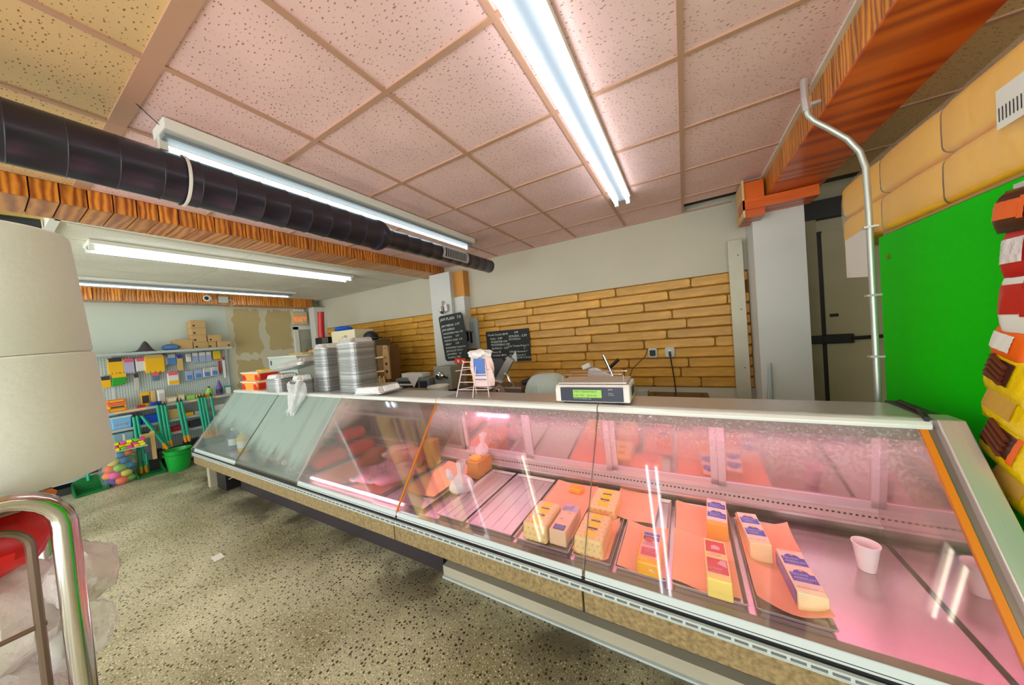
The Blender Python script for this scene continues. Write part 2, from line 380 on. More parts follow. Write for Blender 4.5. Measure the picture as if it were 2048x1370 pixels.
M_['glass_fog2'] = glass('fogged_end_pane', (.97, 1, .985), fog=.86, fogcol=lin((190, 208, 198)), fogscale=2.0, gl=.25, rough=.10, lo=.32, hi=.5, stretch=(2.2, .5, .5), base=.8, zr=(.66, .86), xk=-.06, x0=-2.2, frm=.35)
M_['glass_mid'] = glass('misted_case_glass', (1, 1, 1), fog=.80, fogcol=lin((206, 200, 188)), fogscale=2.4, gl=.12, rough=.05, lo=.36, hi=.62, base=.30, zr=(.70, .98), xk=.9, x0=-.55)
M_['doorglass'] = mat('mirrored_rear_glass', (216, 186, 190), .10, metal=.8, var=.1, vs=5)
M_['dframe'] = mat('rear_door_frame', (214, 190, 194), .35, metal=.3)
M_['salmon'] = mat('salmon_butcher_paper', (250, 178, 140), .7, var=.05, vs=5)
M_['chalk'] = mat('chalk', (224, 226, 214), .9)
M_['slate'] = mat('blackboard', (34, 40, 40), .7, var=.25, vs=8)
M_['card'] = mat('cardboard', (196, 160, 106), .8, var=.06, vs=5)
M_['card_d'] = mat('cardboard_dark', (172, 136, 84), .8)  # darker cardboard, for flap seams and the flat sheet
M_['paper'] = mat('paper_towel', (228, 232, 226), .95, var=.03, vs=3, bump=.15, bs=50)
M_['teal'] = mat('teal_handle', (0, 164, 124), .35)
M_['gplastic'] = mat('green_plastic', (16, 156, 52), .3)
M_['gdark'] = mat('deep_green_plastic', (6, 112, 52), .35)
M_['yellow'] = mat('yellow', (240, 184, 10), .5)
M_['film'] = plastic_film('clear_film', (.9, .9, .9), .30)
M_['mesh'] = plastic_film('thin_mesh_film', (.9, .9, .9), .10)
M_['reflector'] = mat('lamp_reflector', (132, 140, 148), .45)
M_['film_w'] = plastic_film('white_bag_film', (.92, .86, .84), .82)
M_['film_g'] = plastic_film('pale_green_bag_film', (.74, .86, .80), .72)
M_['film_y'] = plastic_film('wrapped_yellow_film', (.9, .60, .14), 1.0)
def pm(name, col, rough=.5, **k):
    if name not in M_: M_[name] = mat(name, col, rough, **k)
    return M_[name]

# ================================================================== THE ROOM
XW, YW, ZC = -7.3, 3.98, 2.78          # left wall, back wall, ceiling
struct('floor', MB().bx(-7.5, 2.6, -2.7, 4.4, -.1, 0), M_['floor'])
wb = struct('wall_back', MB().bx(-7.5, .98, YW, YW+.1, 0, 3.0), M_['plaster'])
wl = struct('wall_left', MB().bx(XW-.1, XW, -2.7, YW, 0, 3.0), M_['plaster_l'])
struct('wall_right', MB().bx(2.5, 2.6, -2.7, 4.3, 0, 3.0), M_['plaster'])
wa = struct('wall_alcove', MB().bx(.9, 2.6, 4.30, 4.4, 0, 3.0), pm('alcove_wall', (190, 180, 152), .8, var=.15, vs=3), 'grimy grey wall in the alcove behind the white right column')
# painted planks of the back wall, one by one
MB().bx(-6.95, .60, YW-.006, YW+.02, .825, 2.055).build('plank_backing', M_['wgap'], wb)
rows = 11; rh = 1.22/rows
for j in range(rows):
    z0 = .83+j*rh; x = -6.95-random.uniform(0, .5)
    while x < .6:
        L_ = random.uniform(.42, .98); a = max(x, -6.95); b = min(x+L_, .6); x += L_
        if b-a < .05: continue
        w = (b-a)/2; h = rh/2; jj = lambda: random.uniform(.001, .007)
        c = random.uniform(.012, .05)
        poly = [(-w+jj(), -h+.012), (-w+c, -h+jj()), (w-c, -h+jj()), (w-jj(), -h+.014), (w-jj(), h-.014), (w-c, h-jj()), (-w+c, h-jj()), (-w+jj(), h-.012)]
        m = MB(); n = 8; t = random.uniform(.012, .018)
        vs = [(p[0], 0, p[1]) for p in poly]+[(p[0]*.985, -t, p[1]*.86) for p in poly]
        m.add(vs, [tuple(range(n, 2*n))]+[(i, n+i, n+(i+1) % n, (i+1) % n)[::-1] for i in range(n)])
        inst('plank', m.mesh('plank', M_['wplank']), ((a+b)/2, YW-.006, z0+h), parent=wb)
# bare drywall and joint compound on the left wall
def ragged(y0, y1, z0, z1, j=.04, n=9):
    P = []
    for k in range(n): P.append((y0+(y1-y0)*k/n, z0+random.uniform(-j, j)))
    for k in range(n): P.append((y1+random.uniform(-j, j), z0+(z1-z0)*k/n))
    for k in range(n): P.append((y1-(y1-y0)*k/n, z1+random.uniform(-j, j)))
    for k in range(n): P.append((y0+random.uniform(-j, j), z1-(z1-z0)*k/n))
    return P
MB().prism(ragged(2.36, 3.60, .5, 2.52, .01), XW+.001, XW+.004).build('joint_compound', M_['spackle'], wl)
MB().prism(ragged(2.44, 2.86, 1.62, 2.46), XW+.004, XW+.007).build('drywall_patch', M_['drywall'], wl)
MB().prism(ragged(2.44, 2.84, .7, 1.50, .03), XW+.004, XW+.007).build('drywall_patch', M_['drywall'], wl)
MB().prism(ragged(2.98, 3.40, 1.66, 2.47), XW+.004, XW+.007).build('drywall_patch', M_['drywall'], wl)

# suspended ceiling: every tile and grid bar its own piece
cl = struct('ceiling', MB().bx(-3.43, 2.5, -2.7, 4.3, 2.84, 2.9), pm('ceiling_void', (60, 48, 34), .9))
xs = [.68]+[.055-.61*k for k in range(6)]+[-3.43]
ys = [-2.70, -2.03, -1.415, -.80, -.185, .43, 1.045, 1.66, 2.275, 2.89, 3.505, YW]
def tile_me(w, l, m): return MB().box((0, 0, .009), (w-.012, l-.012, .018)).mesh('ceiling_tile', m)
cache = {}
def tile(x0, x1, y0, y1, z, m, par):
    k = (round(x1-x0, 3), round(y1-y0, 3), m.name)
    if k not in cache: cache[k] = tile_me(abs(x1-x0), abs(y1-y0), m)
    return inst('ceiling_tile', cache[k], ((x0+x1)/2, (y0+y1)/2, z), (0, 0, 0), par)
for i in range(len(xs)-1):
    for j in range(len(ys)-1):
        if i == 0 and j == len(ys)-2:
            tile(xs[1], .56, 3.505, 3.72, ZC, M_['tile'], cl); continue          # broken tile at the corner
        tile(xs[i+1], xs[i], ys[j], ys[j+1], ZC, M_['tile_warm_lit'] if ys[j] < .4 else M_['tile'], cl)
for x in xs[1:-1]: MB().box((0, 0, 0), (.024, YW+2.7, .012)).build('grid_bar', M_['grid'], cl).location = (x, (YW-2.7)/2, ZC-.003)
for i in range(len(xs)-1):
    for y in ys[1:-1]:
        w = .024 if abs(y-.43) > .01 else .06
        MB().box((0, 0, 0), (xs[i]-xs[i+1]-.024, w, .011)).build('grid_bar', M_['grid'], cl).location = ((xs[i]+xs[i+1])/2, y, ZC-.003)
MB().bx(.655, .69, -2.7, 3.6, ZC-.014, ZC).build('edge_angle', M_['grid_w'], cl)
MB().bx(-3.43, .5, YW-.02, YW, ZC-.012, ZC).build('edge_angle', M_['grid'], cl)
# right bay beyond the red beam
xr = [1.02, 1.63, 2.24, 2.5]
for i in range(3):
    for j in range(len(ys)-1): tile(xr[i], xr[i+1], ys[j], ys[j+1], ZC, M_['tile_warm_lit'], cl)
for x in xr[1:3]: MB().box((0, 0, 0), (.024, YW+2.7, .012)).build('grid_bar', M_['grid'], cl).location = (x, (YW-2.7)/2, ZC-.003)
for i in range(3):
    for y in ys[1:-1]: MB().box((0, 0, 0), (xr[i+1]-xr[i]-.024, .024, .011)).build('grid_bar', M_['grid'], cl).location = ((xr[i]+xr[i+1])/2, y, ZC-.003)
# lower white ceiling of the left bay
c2 = struct('ceiling_lower', MB().bx(-7.3, -3.84, .36, YW, 2.71, 2.8), pm('panel_back', (170, 166, 150), .8), 'white panelled ceiling of the bay beyond the left beam')
xl = [-3.86, -4.48, -5.09, -5.70, -6.31, -6.92, -7.3]; yl = [.38, 1.60, 2.82, YW]
for i in range(6):
    for j in range(3): tile(xl[i+1], xl[i], yl[j], yl[j+1], 2.69, M_['tile_white'], c2)
MB().bx(-7.3, -3.84, .34, .385, 2.66, 2.80).build('edge_board', M_['white'], c2)
MB().bx(-3.875, -3.84, .36, YW, 2.66, 2.70).build('edge_board', M_['white'], c2)
# open roof void in front of it, with insulation
c3 = struct('ceiling_void', MB().bx(-7.3, -3.83, -2.7, .36, 3.02, 3.1), pm('roof_void', (70, 58, 36), .9), 'dark open roof void at the top left')
for k, (x, rr) in enumerate([(-4.05, .09), (-4.32, .12), (-4.72, .13), (-5.2, .13)]):
    tag(MB().tube([(x, -2.6, 2.86), (x+.02, -1.5, 2.84), (x, .0, 2.83), (x+.03, .34, 2.86)], rr, 14).build('insulation_batt', pm('insulation', (246, 214, 130), .9, var=.1), smooth=True),
        'yellow insulation batt in the open roof void, %s from the beam' % ['nearest', 'second', 'third', 'fourth'][k], 'insulation', 'insulation batts in the roof void')
for k, (x, z) in enumerate([(-4.18, 2.68), (-4.52, 2.64)]):
    tag(MB().tube([(x, -2.5, z), (x-.05, -.6, z-.02), (x, .33, z+.02)], .035, 8).build('flexible_hose', pm('hose', (34, 44, 52), .5), smooth=True),
        ['dark hose between the insulation batts nearest the beam', 'dark hose between the outer insulation batts above the paper rolls'][k], 'hose')

# ---- wood-clad beams, every plank its own piece
def beam(name, label, x0, x1, z0, z1, y0, y1, pitch, face='+x', under=True, pl=None):
    t = struct(name, MB().bx(x0+.014, x1-.014, y0, y1, z0+.014, z1+.06), M_['beam_core'], label)
    n = int((y1-y0)/pitch)
    fm = MB().box((0, 0, 0), (.014, pitch-.007, z1-z0)).mesh('plank', pl or M_['beam_z'])
    um = MB().box((0, 0, 0), (x1-x0-.004, pitch-.006, .014)).mesh('plank', M_['beam'])
    for k in range(n):
        y = y1-pitch*(k+.5)
        inst('plank', fm, (x1-.007 if face == '+x' else x0+.007, y, (z0+z1)/2), parent=t)
        if under: inst('plank', um, ((x0+x1)/2, y, z0+.007), parent=t)
    return t
beam('trim_1', 'plank-clad wooden beam with black duct along it, left of the pink ceiling', -3.83, -3.43, 2.655, 2.78, -.9, 3.97, .1065)
b2 = beam('trim_2', 'dark plank-clad beam on the far left wall', -7.3, -7.02, 2.52, 2.69, .2, 3.74, .13)
b3 = beam('trim_3', 'red-brown plywood beam on the right', .68, 1.03, 2.60, 2.79, -1.2, 3.62, .085, face='-x', under=False)
MB().bx(.68, 1.03, -1.2, 1.21, 2.588, 2.602).build('soffit_board', M_['beam_red'], b3)
MB().bx(.68, 1.03, 1.215, 3.62, 2.588, 2.602).build('soffit_board', M_['beam_red'], b3)
MB().bx(1.016, 1.03, -1.2, 3.62, 2.60, 2.78).build('side_board', M_['beam_red'], b3)
# ---- columns
c = struct('trim_4', MB().bx(-3.56, -3.14, 3.74, YW, 0, 2.64), M_['column'], 'white plastered column behind the tall blackboard')
MB().bx(-3.14, -2.95, 3.84, YW, 2.24, 2.64).build('corner_board', pm('orange_board', (206, 140, 52), .5, var=.15), c)
MB().bx(-3.14, -2.95, 3.82, YW, 1.7, 2.24).build('cable_box', M_['column'], c)
c = struct('trim_5', MB().bx(.60, .96, 3.62, YW+.3, 0, 2.50), M_['column'], 'white painted column under the red-brown beam')
MB().bx(.50, 1.0, 3.40, 3.62, 2.50, 2.585).build('bracket_board', M_['beam_red'], c)
MB().bx(.52, .66, 3.42, 3.75, 2.44, 2.74).build('cap_board', M_['beam_red'], c)
MB().bx(.505, .52, 3.40, 3.75, 2.44, 2.76).build('cap_trim', pm('pale_edge', (214, 176, 120), .6), c)
struct('trim_6', MB().bx(-7.16, -6.95, 3.72, YW, 0, 2.52), M_['column'], 'white column in the far left corner by the exit door')
# far door and exit sign
dr = struct('door_1', MB().bx(XW, XW+.05, 3.44, 3.52, 0, 2.12).bx(XW, XW+.05, 3.44, 3.9, 2.06, 2.14), M_['white'], 'pale door in the far left corner')
MB().bx(XW, XW+.03, 3.52, 3.9, 0, 2.06).build('door_leaf', pm('door_grey', (176, 174, 152), .6), dr)
for z in (.55, 1.45): MB().bx(XW+.03, XW+.04, 3.58, 3.84, z-.35, z+.4).build('door_panel', pm('door_grey2', (164, 162, 142), .6), dr)
ex = thing('exit_sign', 'lit orange exit sign above the far corner door', 'sign', (XW, 3.58, 2.18))
MB().bx(0, .05, -.14, .14, 0, .26).build('housing', pm('sign_cream', (226, 204, 150), .5), ex)
writing([('EXIT', .13, -.135, .06)], 'lettering', mat('exit_red', (228, 84, 20), .5, emit=1.2), ex, (.0515, 0, 0), (PI/2, 0, PI/2))
MB().bx(0, .04, -.1, .1, .27, .33).build('lamp_bar', M_['white'], ex)

# ---- cooler wall behind the right column
dr = struct('door_2', MB().bx(1.24, 2.2, 4.24, 4.30, 0, 2.34), pm('cooler_grey', (186, 176, 142), .55, var=.18, vs=2), 'grimy grey cold-room door behind the green cabinet')
MB().bx(1.02, 1.20, 4.22, 4.30, 0, 2.5).build('door_post', pm('cooler_post', (166, 156, 126), .6, var=.2, vs=3), dr)
MB().bx(1.20, 1.245, 4.245, 4.29, 0, 2.36).build('door_gasket', M_['black'], dr)
MB().bx(1.0, 2.3, 4.20, 4.30, 2.48, 2.66).build('track', M_['dark'], dr)
la = MB().bx(1.10, 1.20, 4.17, 4.24, 1.24, 1.32).bx(1.20, 1.42, 4.19, 4.24, 1.235, 1.325).tube([(1.40, 4.19, 1.28), (1.62, 4.17, 1.29)], .018, 8)
la.build('latch', M_['black'], dr, bevel=.006)
MB().bx(1.27, 1.33, 4.225, 4.24, 1.50, 1.53).build('strike', M_['black'], dr)
MB().bx(1.0, 1.04, 4.19, 4.22, 1.7, 2.0).build('hinge', M_['black'], dr)

# ================================================================== CEILING FITTINGS
def fixture(label, x, y0, y1, z, hw, hh, tubes, mt, zt, wire=None):
    t = thing('fluorescent_light', label, 'ceiling light', (x, (y0+y1)/2, z), 0, None)
    l = (y1-y0)
    MB().bx(-hw, hw, -l/2, l/2, -hh, 0).build('housing', M_['white'], t, bevel=.006)
    MB().bx(-hw*.45, hw*.45, -l/2+.01, l/2-.01, -hh-.018, -hh).build('ballast_cover', M_['reflector'], t, bevel=.004)
    for dx in tubes:
        MB().tube([(dx, -l/2+.035, zt-z), (dx, l/2-.035, zt-z)], .0125, 10).build('tube', mt, t, smooth=True)
        for e in (-1, 1):
            MB().box((dx, e*(l/2-.02), (zt-z-hh)/2-.004), (.03, .03, abs(zt-z+hh)+.03)).build('lamp_holder', M_['white'], t)
    return t
fixture('twin-tube fluorescent light on the pink ceiling over the cheese case', -.43, .60, 3.04, 2.776, .075, .035, (-.05, .05), M_['tubeglow'], 2.70)
f2 = fixture('single-tube fluorescent light hung beside the black duct', -2.22, .53, 3.08, 2.772, .085, .055, (-.03,), M_['tubesoft'], 2.675)
MB().tube([(.02, -1.27, -.02), (.10, -1.36, .0)], .002, 5).build('hanging_wire', M_['dark'], f2)
fixture('bright fluorescent light on the white ceiling next to the plank beam', -4.50, .56, 2.98, 2.688, .13, .035, (-.07, .07), M_['tubeglow'], 2.625)
fixture('far fluorescent light in front of the far left beam', -6.36, .60, 3.04, 2.688, .16, .035, (-.09,), M_['tubesoft'], 2.63)

fixture('twin-tube fluorescent light behind the viewer, in line with the bright twin-tube one', -.43, -2.40, .02, 2.776, .075, .035, (-.05, .05), M_['tubeglow'], 2.70)
fixture('twin-tube fluorescent light over the aisle behind the paper rolls', -2.20, -2.40, -.10, 2.776, .075, .035, (-.05, .05), M_['tubewarm'], 2.70)  # unseen fixture, added to warm the near ceiling
fixture('twin-tube fluorescent light over the bay right of the red-brown beam', 1.90, -1.40, 1.04, 2.776, .075, .035, (-.05, .05), M_['tubewarm'], 2.70)  # out of view, added for warm light on the right-hand side

# black spiral duct, section by section
dct = thing('air_duct', 'black spiral air duct hanging under the ceiling beside the plank beam', 'duct', (-2.25, 0, 2.525))
y = -1.10; k = 0
while y < 1.74:
    y2 = min(y+.135, 1.75)
    MB().lathe([(.120, y), (.1215, y+.002), (.1215, y+.004), (.120, y+.006), (.120, y2)], n=28, rot=(-PI/2, 0, 0)).build('duct_section', M_['duct'], dct, smooth=True)
    y = y2
MB().lathe([(.120, 1.75), (.126, 1.76), (.126, 1.80), (.092, 1.86), (.086, 1.90)], n=28, rot=(-PI/2, 0, 0)).build('reducer', M_['duct'], dct, smooth=True)
y = 1.90
while y < 3.50:
    y2 = y+.16
    MB().lathe([(.084, y), (.0853, y+.002), (.0853, y+.004), (.084, y+.006), (.084, y2)], n=24, rot=(-PI/2, 0, 0)).build('duct_section', M_['duct'], dct, smooth=True)
    y = y2
MB().lathe([(.084, y), (.086, y+.02), (.078, y+.025), (.0, y+.025)], n=24, rot=(-PI/2, 0, 0)).build('end_cap', M_['duct'], dct, smooth=True)
MB().lathe([(.1265, .60), (.1275, .607), (.1265, .614)], n=28, rot=(-PI/2, 0, 0), caps=False).build('hanger_strap', M_['white'], dct, smooth=True)
# slotted grille on the duct's side
g = MB()
def gr(a, yy, rr): return (rr*math.cos(a), yy, rr*math.sin(a))
a0, a1 = -.75, .55
for (ya, yb, b0, b1) in [(2.52, 2.95, a1-.14, a1), (2.52, 2.95, a0, a0+.14), (2.52, 2.55, a0, a1), (2.92, 2.95, a0, a1)]:
    g.grid(lambda u, v: gr(b0+(b1-b0)*v, ya+(yb-ya)*u, .096), 2, 8); 
    g.grid(lambda u, v: gr(b0+(b1-b0)*v, ya+(yb-ya)*u, .088), 2, 8)
gp = g.build('grille', pm('grille_grey', (186, 188, 190), .4), dct)
MB().grid(lambda u, v: gr(a0+(a1-a0)*v, 2.53+.41*u, .0875), 2, 10).build('grille_back', M_['black'], dct)
for q in range(13):
    yy = 2.57+.0275*q
    MB().grid(lambda u, v: gr(a0+.13+(a1-a0-.26)*v, yy+.012*u, .097), 2, 7).build('fin', pm('grille_grey', (186, 188, 190)), gp)
# cables under the left bay ceiling
tag(MB().tube([(-3.93, .42, 2.665), (-3.93, .9, 2.655), (-3.95, 1.5, 2.66), (-3.93, 2.4, 2.655), (-3.92, 3.2, 2.66)], .012, 6).build('cable', M_['grid_w'], smooth=True),
    'cream cable clipped along the white ceiling beside the plank beam', 'cable')
# security camera and junction box on the far beam
sc = thing('security_camera', 'small white security camera on the far left beam', 'camera', (-7.02, 2.02, 2.60))
MB().tube([(0, 0, .04), (.06, 0, .03)], .02, 8).build('bracket', M_['white'], sc)
MB().blob((.09, 0, 0), .055, .055, .055).build('housing', M_['white'], sc, smooth=True)
MB().blob((.125, -.02, -.005), .03, .03, .03).build('lens', M_['black'], sc, smooth=True)
jb = thing('junction_box', 'grey junction box beside the security camera', 'box', (-7.02, 2.24, 2.54))
MB().bx(0, .06, -.06, .06, 0, .11).build('box_body', pm('jb', (190, 196, 190), .5), jb, bevel=.005)
MB().tube([(.03, .06, .06), (.04, .13, .04), (.03, .16, -.02), (.03, .08, -.05)], .005, 5).build('cable', M_['white'], jb)
# steel conduit from the ceiling down behind the case
cn = thing('conduit_pipe', 'bent galvanised conduit running from the red beam down beside the green cabinet', 'pipe', (.81, 2.18, 0))
P = [(-.203, 0, 2.62), (-.195, 0, 2.575), (-.175, 0, 2.54), (-.12, 0, 2.478), (-.06, 0, 2.406), (-.02, 0, 2.33), (-.003, 0, 2.248), (0, 0, 2.04), (0, 0, 1.6), (0, 0, 0.0)]
MB().tube(P, .0125, 12).build('pipe', pm('galvanised', (186, 190, 180), .35, metal=.6, var=.1), cn, smooth=True)
MB().tube([(-.206, 0, 2.76), (-.205, 0, 2.66)], .017, 10).tube([(-.205, 0, 2.665), (-.200, 0, 2.60)], .0195, 6).build('coupling', M_['steel'], cn)
MB().box((-.17, 0, 2.625), (.04, .03, .014)).build('clip', M_['steel'], cn)
for z in (1.96, 1.63, 1.33): MB().box((.0, -.002, z), (.05, .032, .010)).build('clip', M_['steel'], cn)

cl_ = thing('pipe_fitting', 'small silver fitting on the white column above the tall blackboard', 'fitting', (-3.29, 3.735, 2.03))
MB().tube([(0, 0, .16), (0, -.03, .16), (.0, -.04, .05)], .012, 8).build('stem', M_['chrome'], cl_, smooth=True)
MB().lathe([(.02, .08), (.045, .06), (.055, .0), (.03, -.02), (.02, -.04)], (0, -.05, 0), 14).build('bell', M_['chrome'], cl_, smooth=True)
MB().box((.07, -.03, .05), (.05, .05, .11)).build('bracket', M_['steel'], cl_, bevel=.004)

# ================================================================== THE DELI CASE
XL, XR = -5.33, .85
J = [XL, -4.115, -2.895, -1.675, -.455, .765]
case = thing('deli_case', 'long glass-fronted refrigerated deli case with pink lit interior', 'display case', ((XL+XR)/2, 1.6, 0))
O = Vector(case.location)
def cb(m, name, mt, par=None, **k):        # a part given in room coordinates
    m.v = [tuple(Vector(v)-O) for v in m.v]
    return m.build(name, mt, par or case, **k)
# lower body and plinth
cb(MB().bx(-4.72, XR, 1.52, 2.0, .0, .34), 'plinth', M_['cased'])
cb(MB().bx(-1.50, XR, 1.47, 1.52, 0.0, .075), 'kick_panel', M_['kick'])
cb(MB().bx(-1.50, XR, 1.455, 1.47, .0, .012), 'kick_strip', M_['rail'])
cb(MB().bx(-4.70, -1.52, 1.495, 1.52, 0, .33), 'plinth_skin', pm('dark_plum_panel', (50, 42, 46), .45, var=.12))
cb(MB().bx(XL, XR, 1.34, 2.08, .33, .49), 'tank', M_['cased'])
cb(MB().bx(XL+.02, XR-.03, 1.34, 2.07, .486, .492), 'deck', M_['deck'])
cb(MB().bx(.737, .746, 1.36, 2.03, .492, .4955), 'deck_seam', M_['dark'])
cb(MB().bx(XL, XR, 1.99, 2.10, .33, .50), 'rear_tank', M_['cased'])
# fascia boards, slotted vent strips, glass rails
for i, (a, b) in enumerate([(XL+.05, -4.0), (-4.0, -2.9), (-2.9, -1.69), (-1.683, -.46), (-.455, XR)]):
    cb(MB().bx(a, b-.003, 1.262, 1.30, .33, .432), 'fascia_board', M_['fascia'], bevel=.004)
cb(MB().bx(XL+.03, XR, 1.256, 1.28, .431, .4345), 'fascia_trim', M_['rail'])
cb(MB().bx(XL+.02, XR, 1.285, 1.345, .335, .475), 'vent_backing', M_['black'])
cb(MB().bx(XL+.02, XR, 1.275, 1.29, .457, .480), 'rail_channel', M_['black'])
vs_ = cb(MB().bx(XL+.03, XR, 1.258, 1.285, .433, .4385).bx(XL+.03, XR, 1.258, 1.270, .449, .457), 'vent_strip', M_['rail'])
m = MB(); x = XL+.06
while x < XR-.02:
    m.bx(x, x+.010, 1.258, 1.270, .4385, .449); x += .050
cb(m, 'slot_bridges', M_['rail'], vs_, kind='stuff')
cb(MB().prism([(1.280, .462), (1.342, .480), (1.342, .4915), (1.335, .493), (1.30, .484), (1.288, .484), (1.280, .484)], XL+.03, XR), 'sill', M_['sill'])
for i in (0, 2, 3, 4):
    a, b = J[i]+.006, J[i+1]-.006
    if i == 4: b = XR
    cb(MB().prism([(1.272, .470), (1.280, .467), (1.293, .502), (1.286, .506)], a+(.03 if i == 0 else 0), b), 'glass_rail', M_['rail'], bevel=.004)
# sloping panes
def pane(i, mt):
    a, b = J[i]+.006, J[i+1]-.006
    return cb(MB().prism([(1.281, .490), (1.287, .488), (1.738, 1.112), (1.732, 1.114)], a, b), 'glass_pane', mt)
pane(0, M_['glass_fog2']); pane(1, M_['glass_fog']); pane(2, M_['glass_mid']); pane(3, M_['glass']); pane(4, M_['glass'])
def edge_strip(x, w, mt, nm='glass_edge'):
    cb(MB().prism([(1.280, .507), (1.294, .503), (1.742, 1.110), (1.728, 1.116)], x-w/2, x+w/2), nm, mt)
edge_strip(-1.677, .008, M_['orange_edge']); edge_strip(.752, .020, M_['orange_edge'])
cb(MB().prism([(1.283, .507), (1.294, .503), (1.742, 1.110), (1.732, 1.116)], .764, .784), 'corner_gasket', M_['steel_d'])
edge_strip(-.455, .0025, M_['sill']); edge_strip(-2.895, .004, M_['rail']); edge_strip(-4.115, .006, M_['sill'])
# top shelf, bullnose sections, light canopy
cb(MB().bx(XL, -1.68, 1.74, 2.03, 1.115, 1.135), 'top_shelf', M_['rail'])
cb(MB().bx(-1.675, -.46, 1.74, 2.03, 1.115, 1.135), 'top_shelf', M_['steel'])
cb(MB().bx(-.455, XR-.06, 1.74, 2.03, 1.115, 1.135), 'top_shelf', M_['steel'])
nose = [(1.715, 1.106), (1.712, 1.122), (1.722, 1.136), (1.742, 1.141), (1.775, 1.1385), (1.775, 1.106)]
for i in range(5):
    cb(MB().prism(nose, J[i]+.003, (J[i+1] if i < 4 else XR-.075)-.003), 'bullnose', M_['nose'], bevel=.003)
cb(MB().prism([(1.745, 1.108), (1.750, 1.052), (1.80, 1.066), (1.80, 1.108)], -2.88, .742), 'canopy', M_['steel_d'])
cb(MB().bx(XL, -2.9, 1.745, 1.80, 1.075, 1.108), 'canopy', M_['steel_d'])
for a, b in ((-2.84, -1.72), (-1.63, -.50), (-.42, .73)):
    cb(MB().tube([(a, 1.835, 1.062), (b, 1.835, 1.062)], .018 if a < -2 else .012, 8), 'case_tube', M_['tubepink'], smooth=True)
cb(MB().tube([(-2.80, 1.345, .517), (-1.70, 1.345, .517)], .010, 8), 'sill_glare_tube', M_['tubepink'], smooth=True)  # added glowing tube, stands in for glare along the foot of this pane
# ends
cb(MB().prism([(1.30, .34), (1.30, .500), (1.732, 1.098), (2.03, 1.098), (2.08, .34)], .745, .782), 'end_panel', M_['mirror'])
cb(MB().prism([(1.262, .33), (1.262, .52), (1.715, 1.145), (1.80, 1.145), (1.36, .53), (1.36, .33)], .782, XR, ), 'end_frame', M_['steel'], bevel=.004)
cb(MB().prism([(1.38, .34), (1.38, .53), (1.80, 1.14), (2.05, 1.14), (2.08, .34)], .782, XR-.01), 'end_filler', M_['dark'])
cb(MB().tube([(.76, 1.72, 1.144), (.775, 1.77, 1.150), (.80, 1.85, 1.146), (.815, 2.02, 1.143)], .010, 6), 'end_gasket', M_['black'])
cb(MB().prism([(1.262, .40), (1.262, .50), (1.735, 1.138), (2.03, 1.138), (2.08, .40)], XL-.012, XL), 'end_panel', glass('end_glass', (.93, 1, .97), fog=.25, fogcol=lin((196, 212, 202)), gl=.3))
edge_strip(XL-.004, .012, M_['steel'], 'end_trim')
# rear: perforated strip, ledges and sliding mirror doors
cb(MB().bx(XL+.03, .77, 2.03, 2.09, .492, .545), 'rear_ledge', M_['steel_d'])
cb(MB().bx(XL+.03, .77, 2.015, 2.05, .545, .556), 'rear_ledge', M_['steel'])
ps = cb(MB().prism([(2.035, .556), (2.06, .60), (2.075, .60), (2.05, .556)], XL+.03, .77), 'perforated_strip', pm('strip_pinkgrey', (176, 150, 150), .4, metal=.4))
m = MB(); x = -1.66
while x < .76:
    m.box((x, 2.0465, .579), (.009, .004, .009), rot=(.5, 0, 0)); x += .021
cb(m, 'perforations', M_['black'], ps, kind='stuff')
cb(MB().bx(XL+.03, .77, 2.055, 2.10, .60, .625), 'door_track', M_['dframe'])
cb(MB().bx(XL+.03, .77, 1.985, 2.03, 1.07, 1.115), 'door_track', M_['dframe'])
dx = [-5.28, -4.7, -4.1, -3.5, -2.9, -2.3, -1.70, -1.08, -.47, .12, .755]
for i in range(len(dx)-1):
    a, b = dx[i], dx[i+1]; o_ = .012 if i % 2 else 0
    Y = lambda z: 2.075-(z-.62)*.13-o_
    def slab(x0, x1, z0, z1, th): return [(Y(z0)-th, z0), (Y(z0), z0), (Y(z1), z1), (Y(z1)-th, z1)]
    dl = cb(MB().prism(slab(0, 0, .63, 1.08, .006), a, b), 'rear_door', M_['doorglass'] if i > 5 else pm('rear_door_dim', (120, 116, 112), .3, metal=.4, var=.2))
    fm = MB()
    for (x0, x1, z0, z1) in ((a, a+.035, .625, 1.08), (b-.035, b, .625, 1.08), (a, b, .625, .655), (a, b, 1.05, 1.08)):
        fm.prism(slab(0, 0, z0, z1, .016), x0, x1)
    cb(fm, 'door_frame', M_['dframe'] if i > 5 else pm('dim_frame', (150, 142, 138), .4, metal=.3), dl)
# the small cut-away: leg and black carton under the far left end
cb(MB().bx(-5.26, -5.18, 1.36, 1.46, 0, .33), 'leg', M_['kick'])
cb(MB().bx(-5.26, -5.18, 1.90, 2.0, 0, .33), 'leg', M_['kick'])
bc = thing('black_carton', 'black carton with white print on the floor under the left end of the case', 'box', (-4.98, 1.50, 0))
MB().bx(-.12, .14, -.10, .12, 0, .29).build('box_body', M_['black'], bc, bevel=.004)
MB().tube([(.141, -.07, .20), (.141, -.02, .23), (.141, .03, .20), (.141, .08, .225)], .006, 6).tube([(.141, -.07, .13), (.141, .08, .14)], .005, 6).build('white_print', M_['chalk'], bc, kind='stuff')

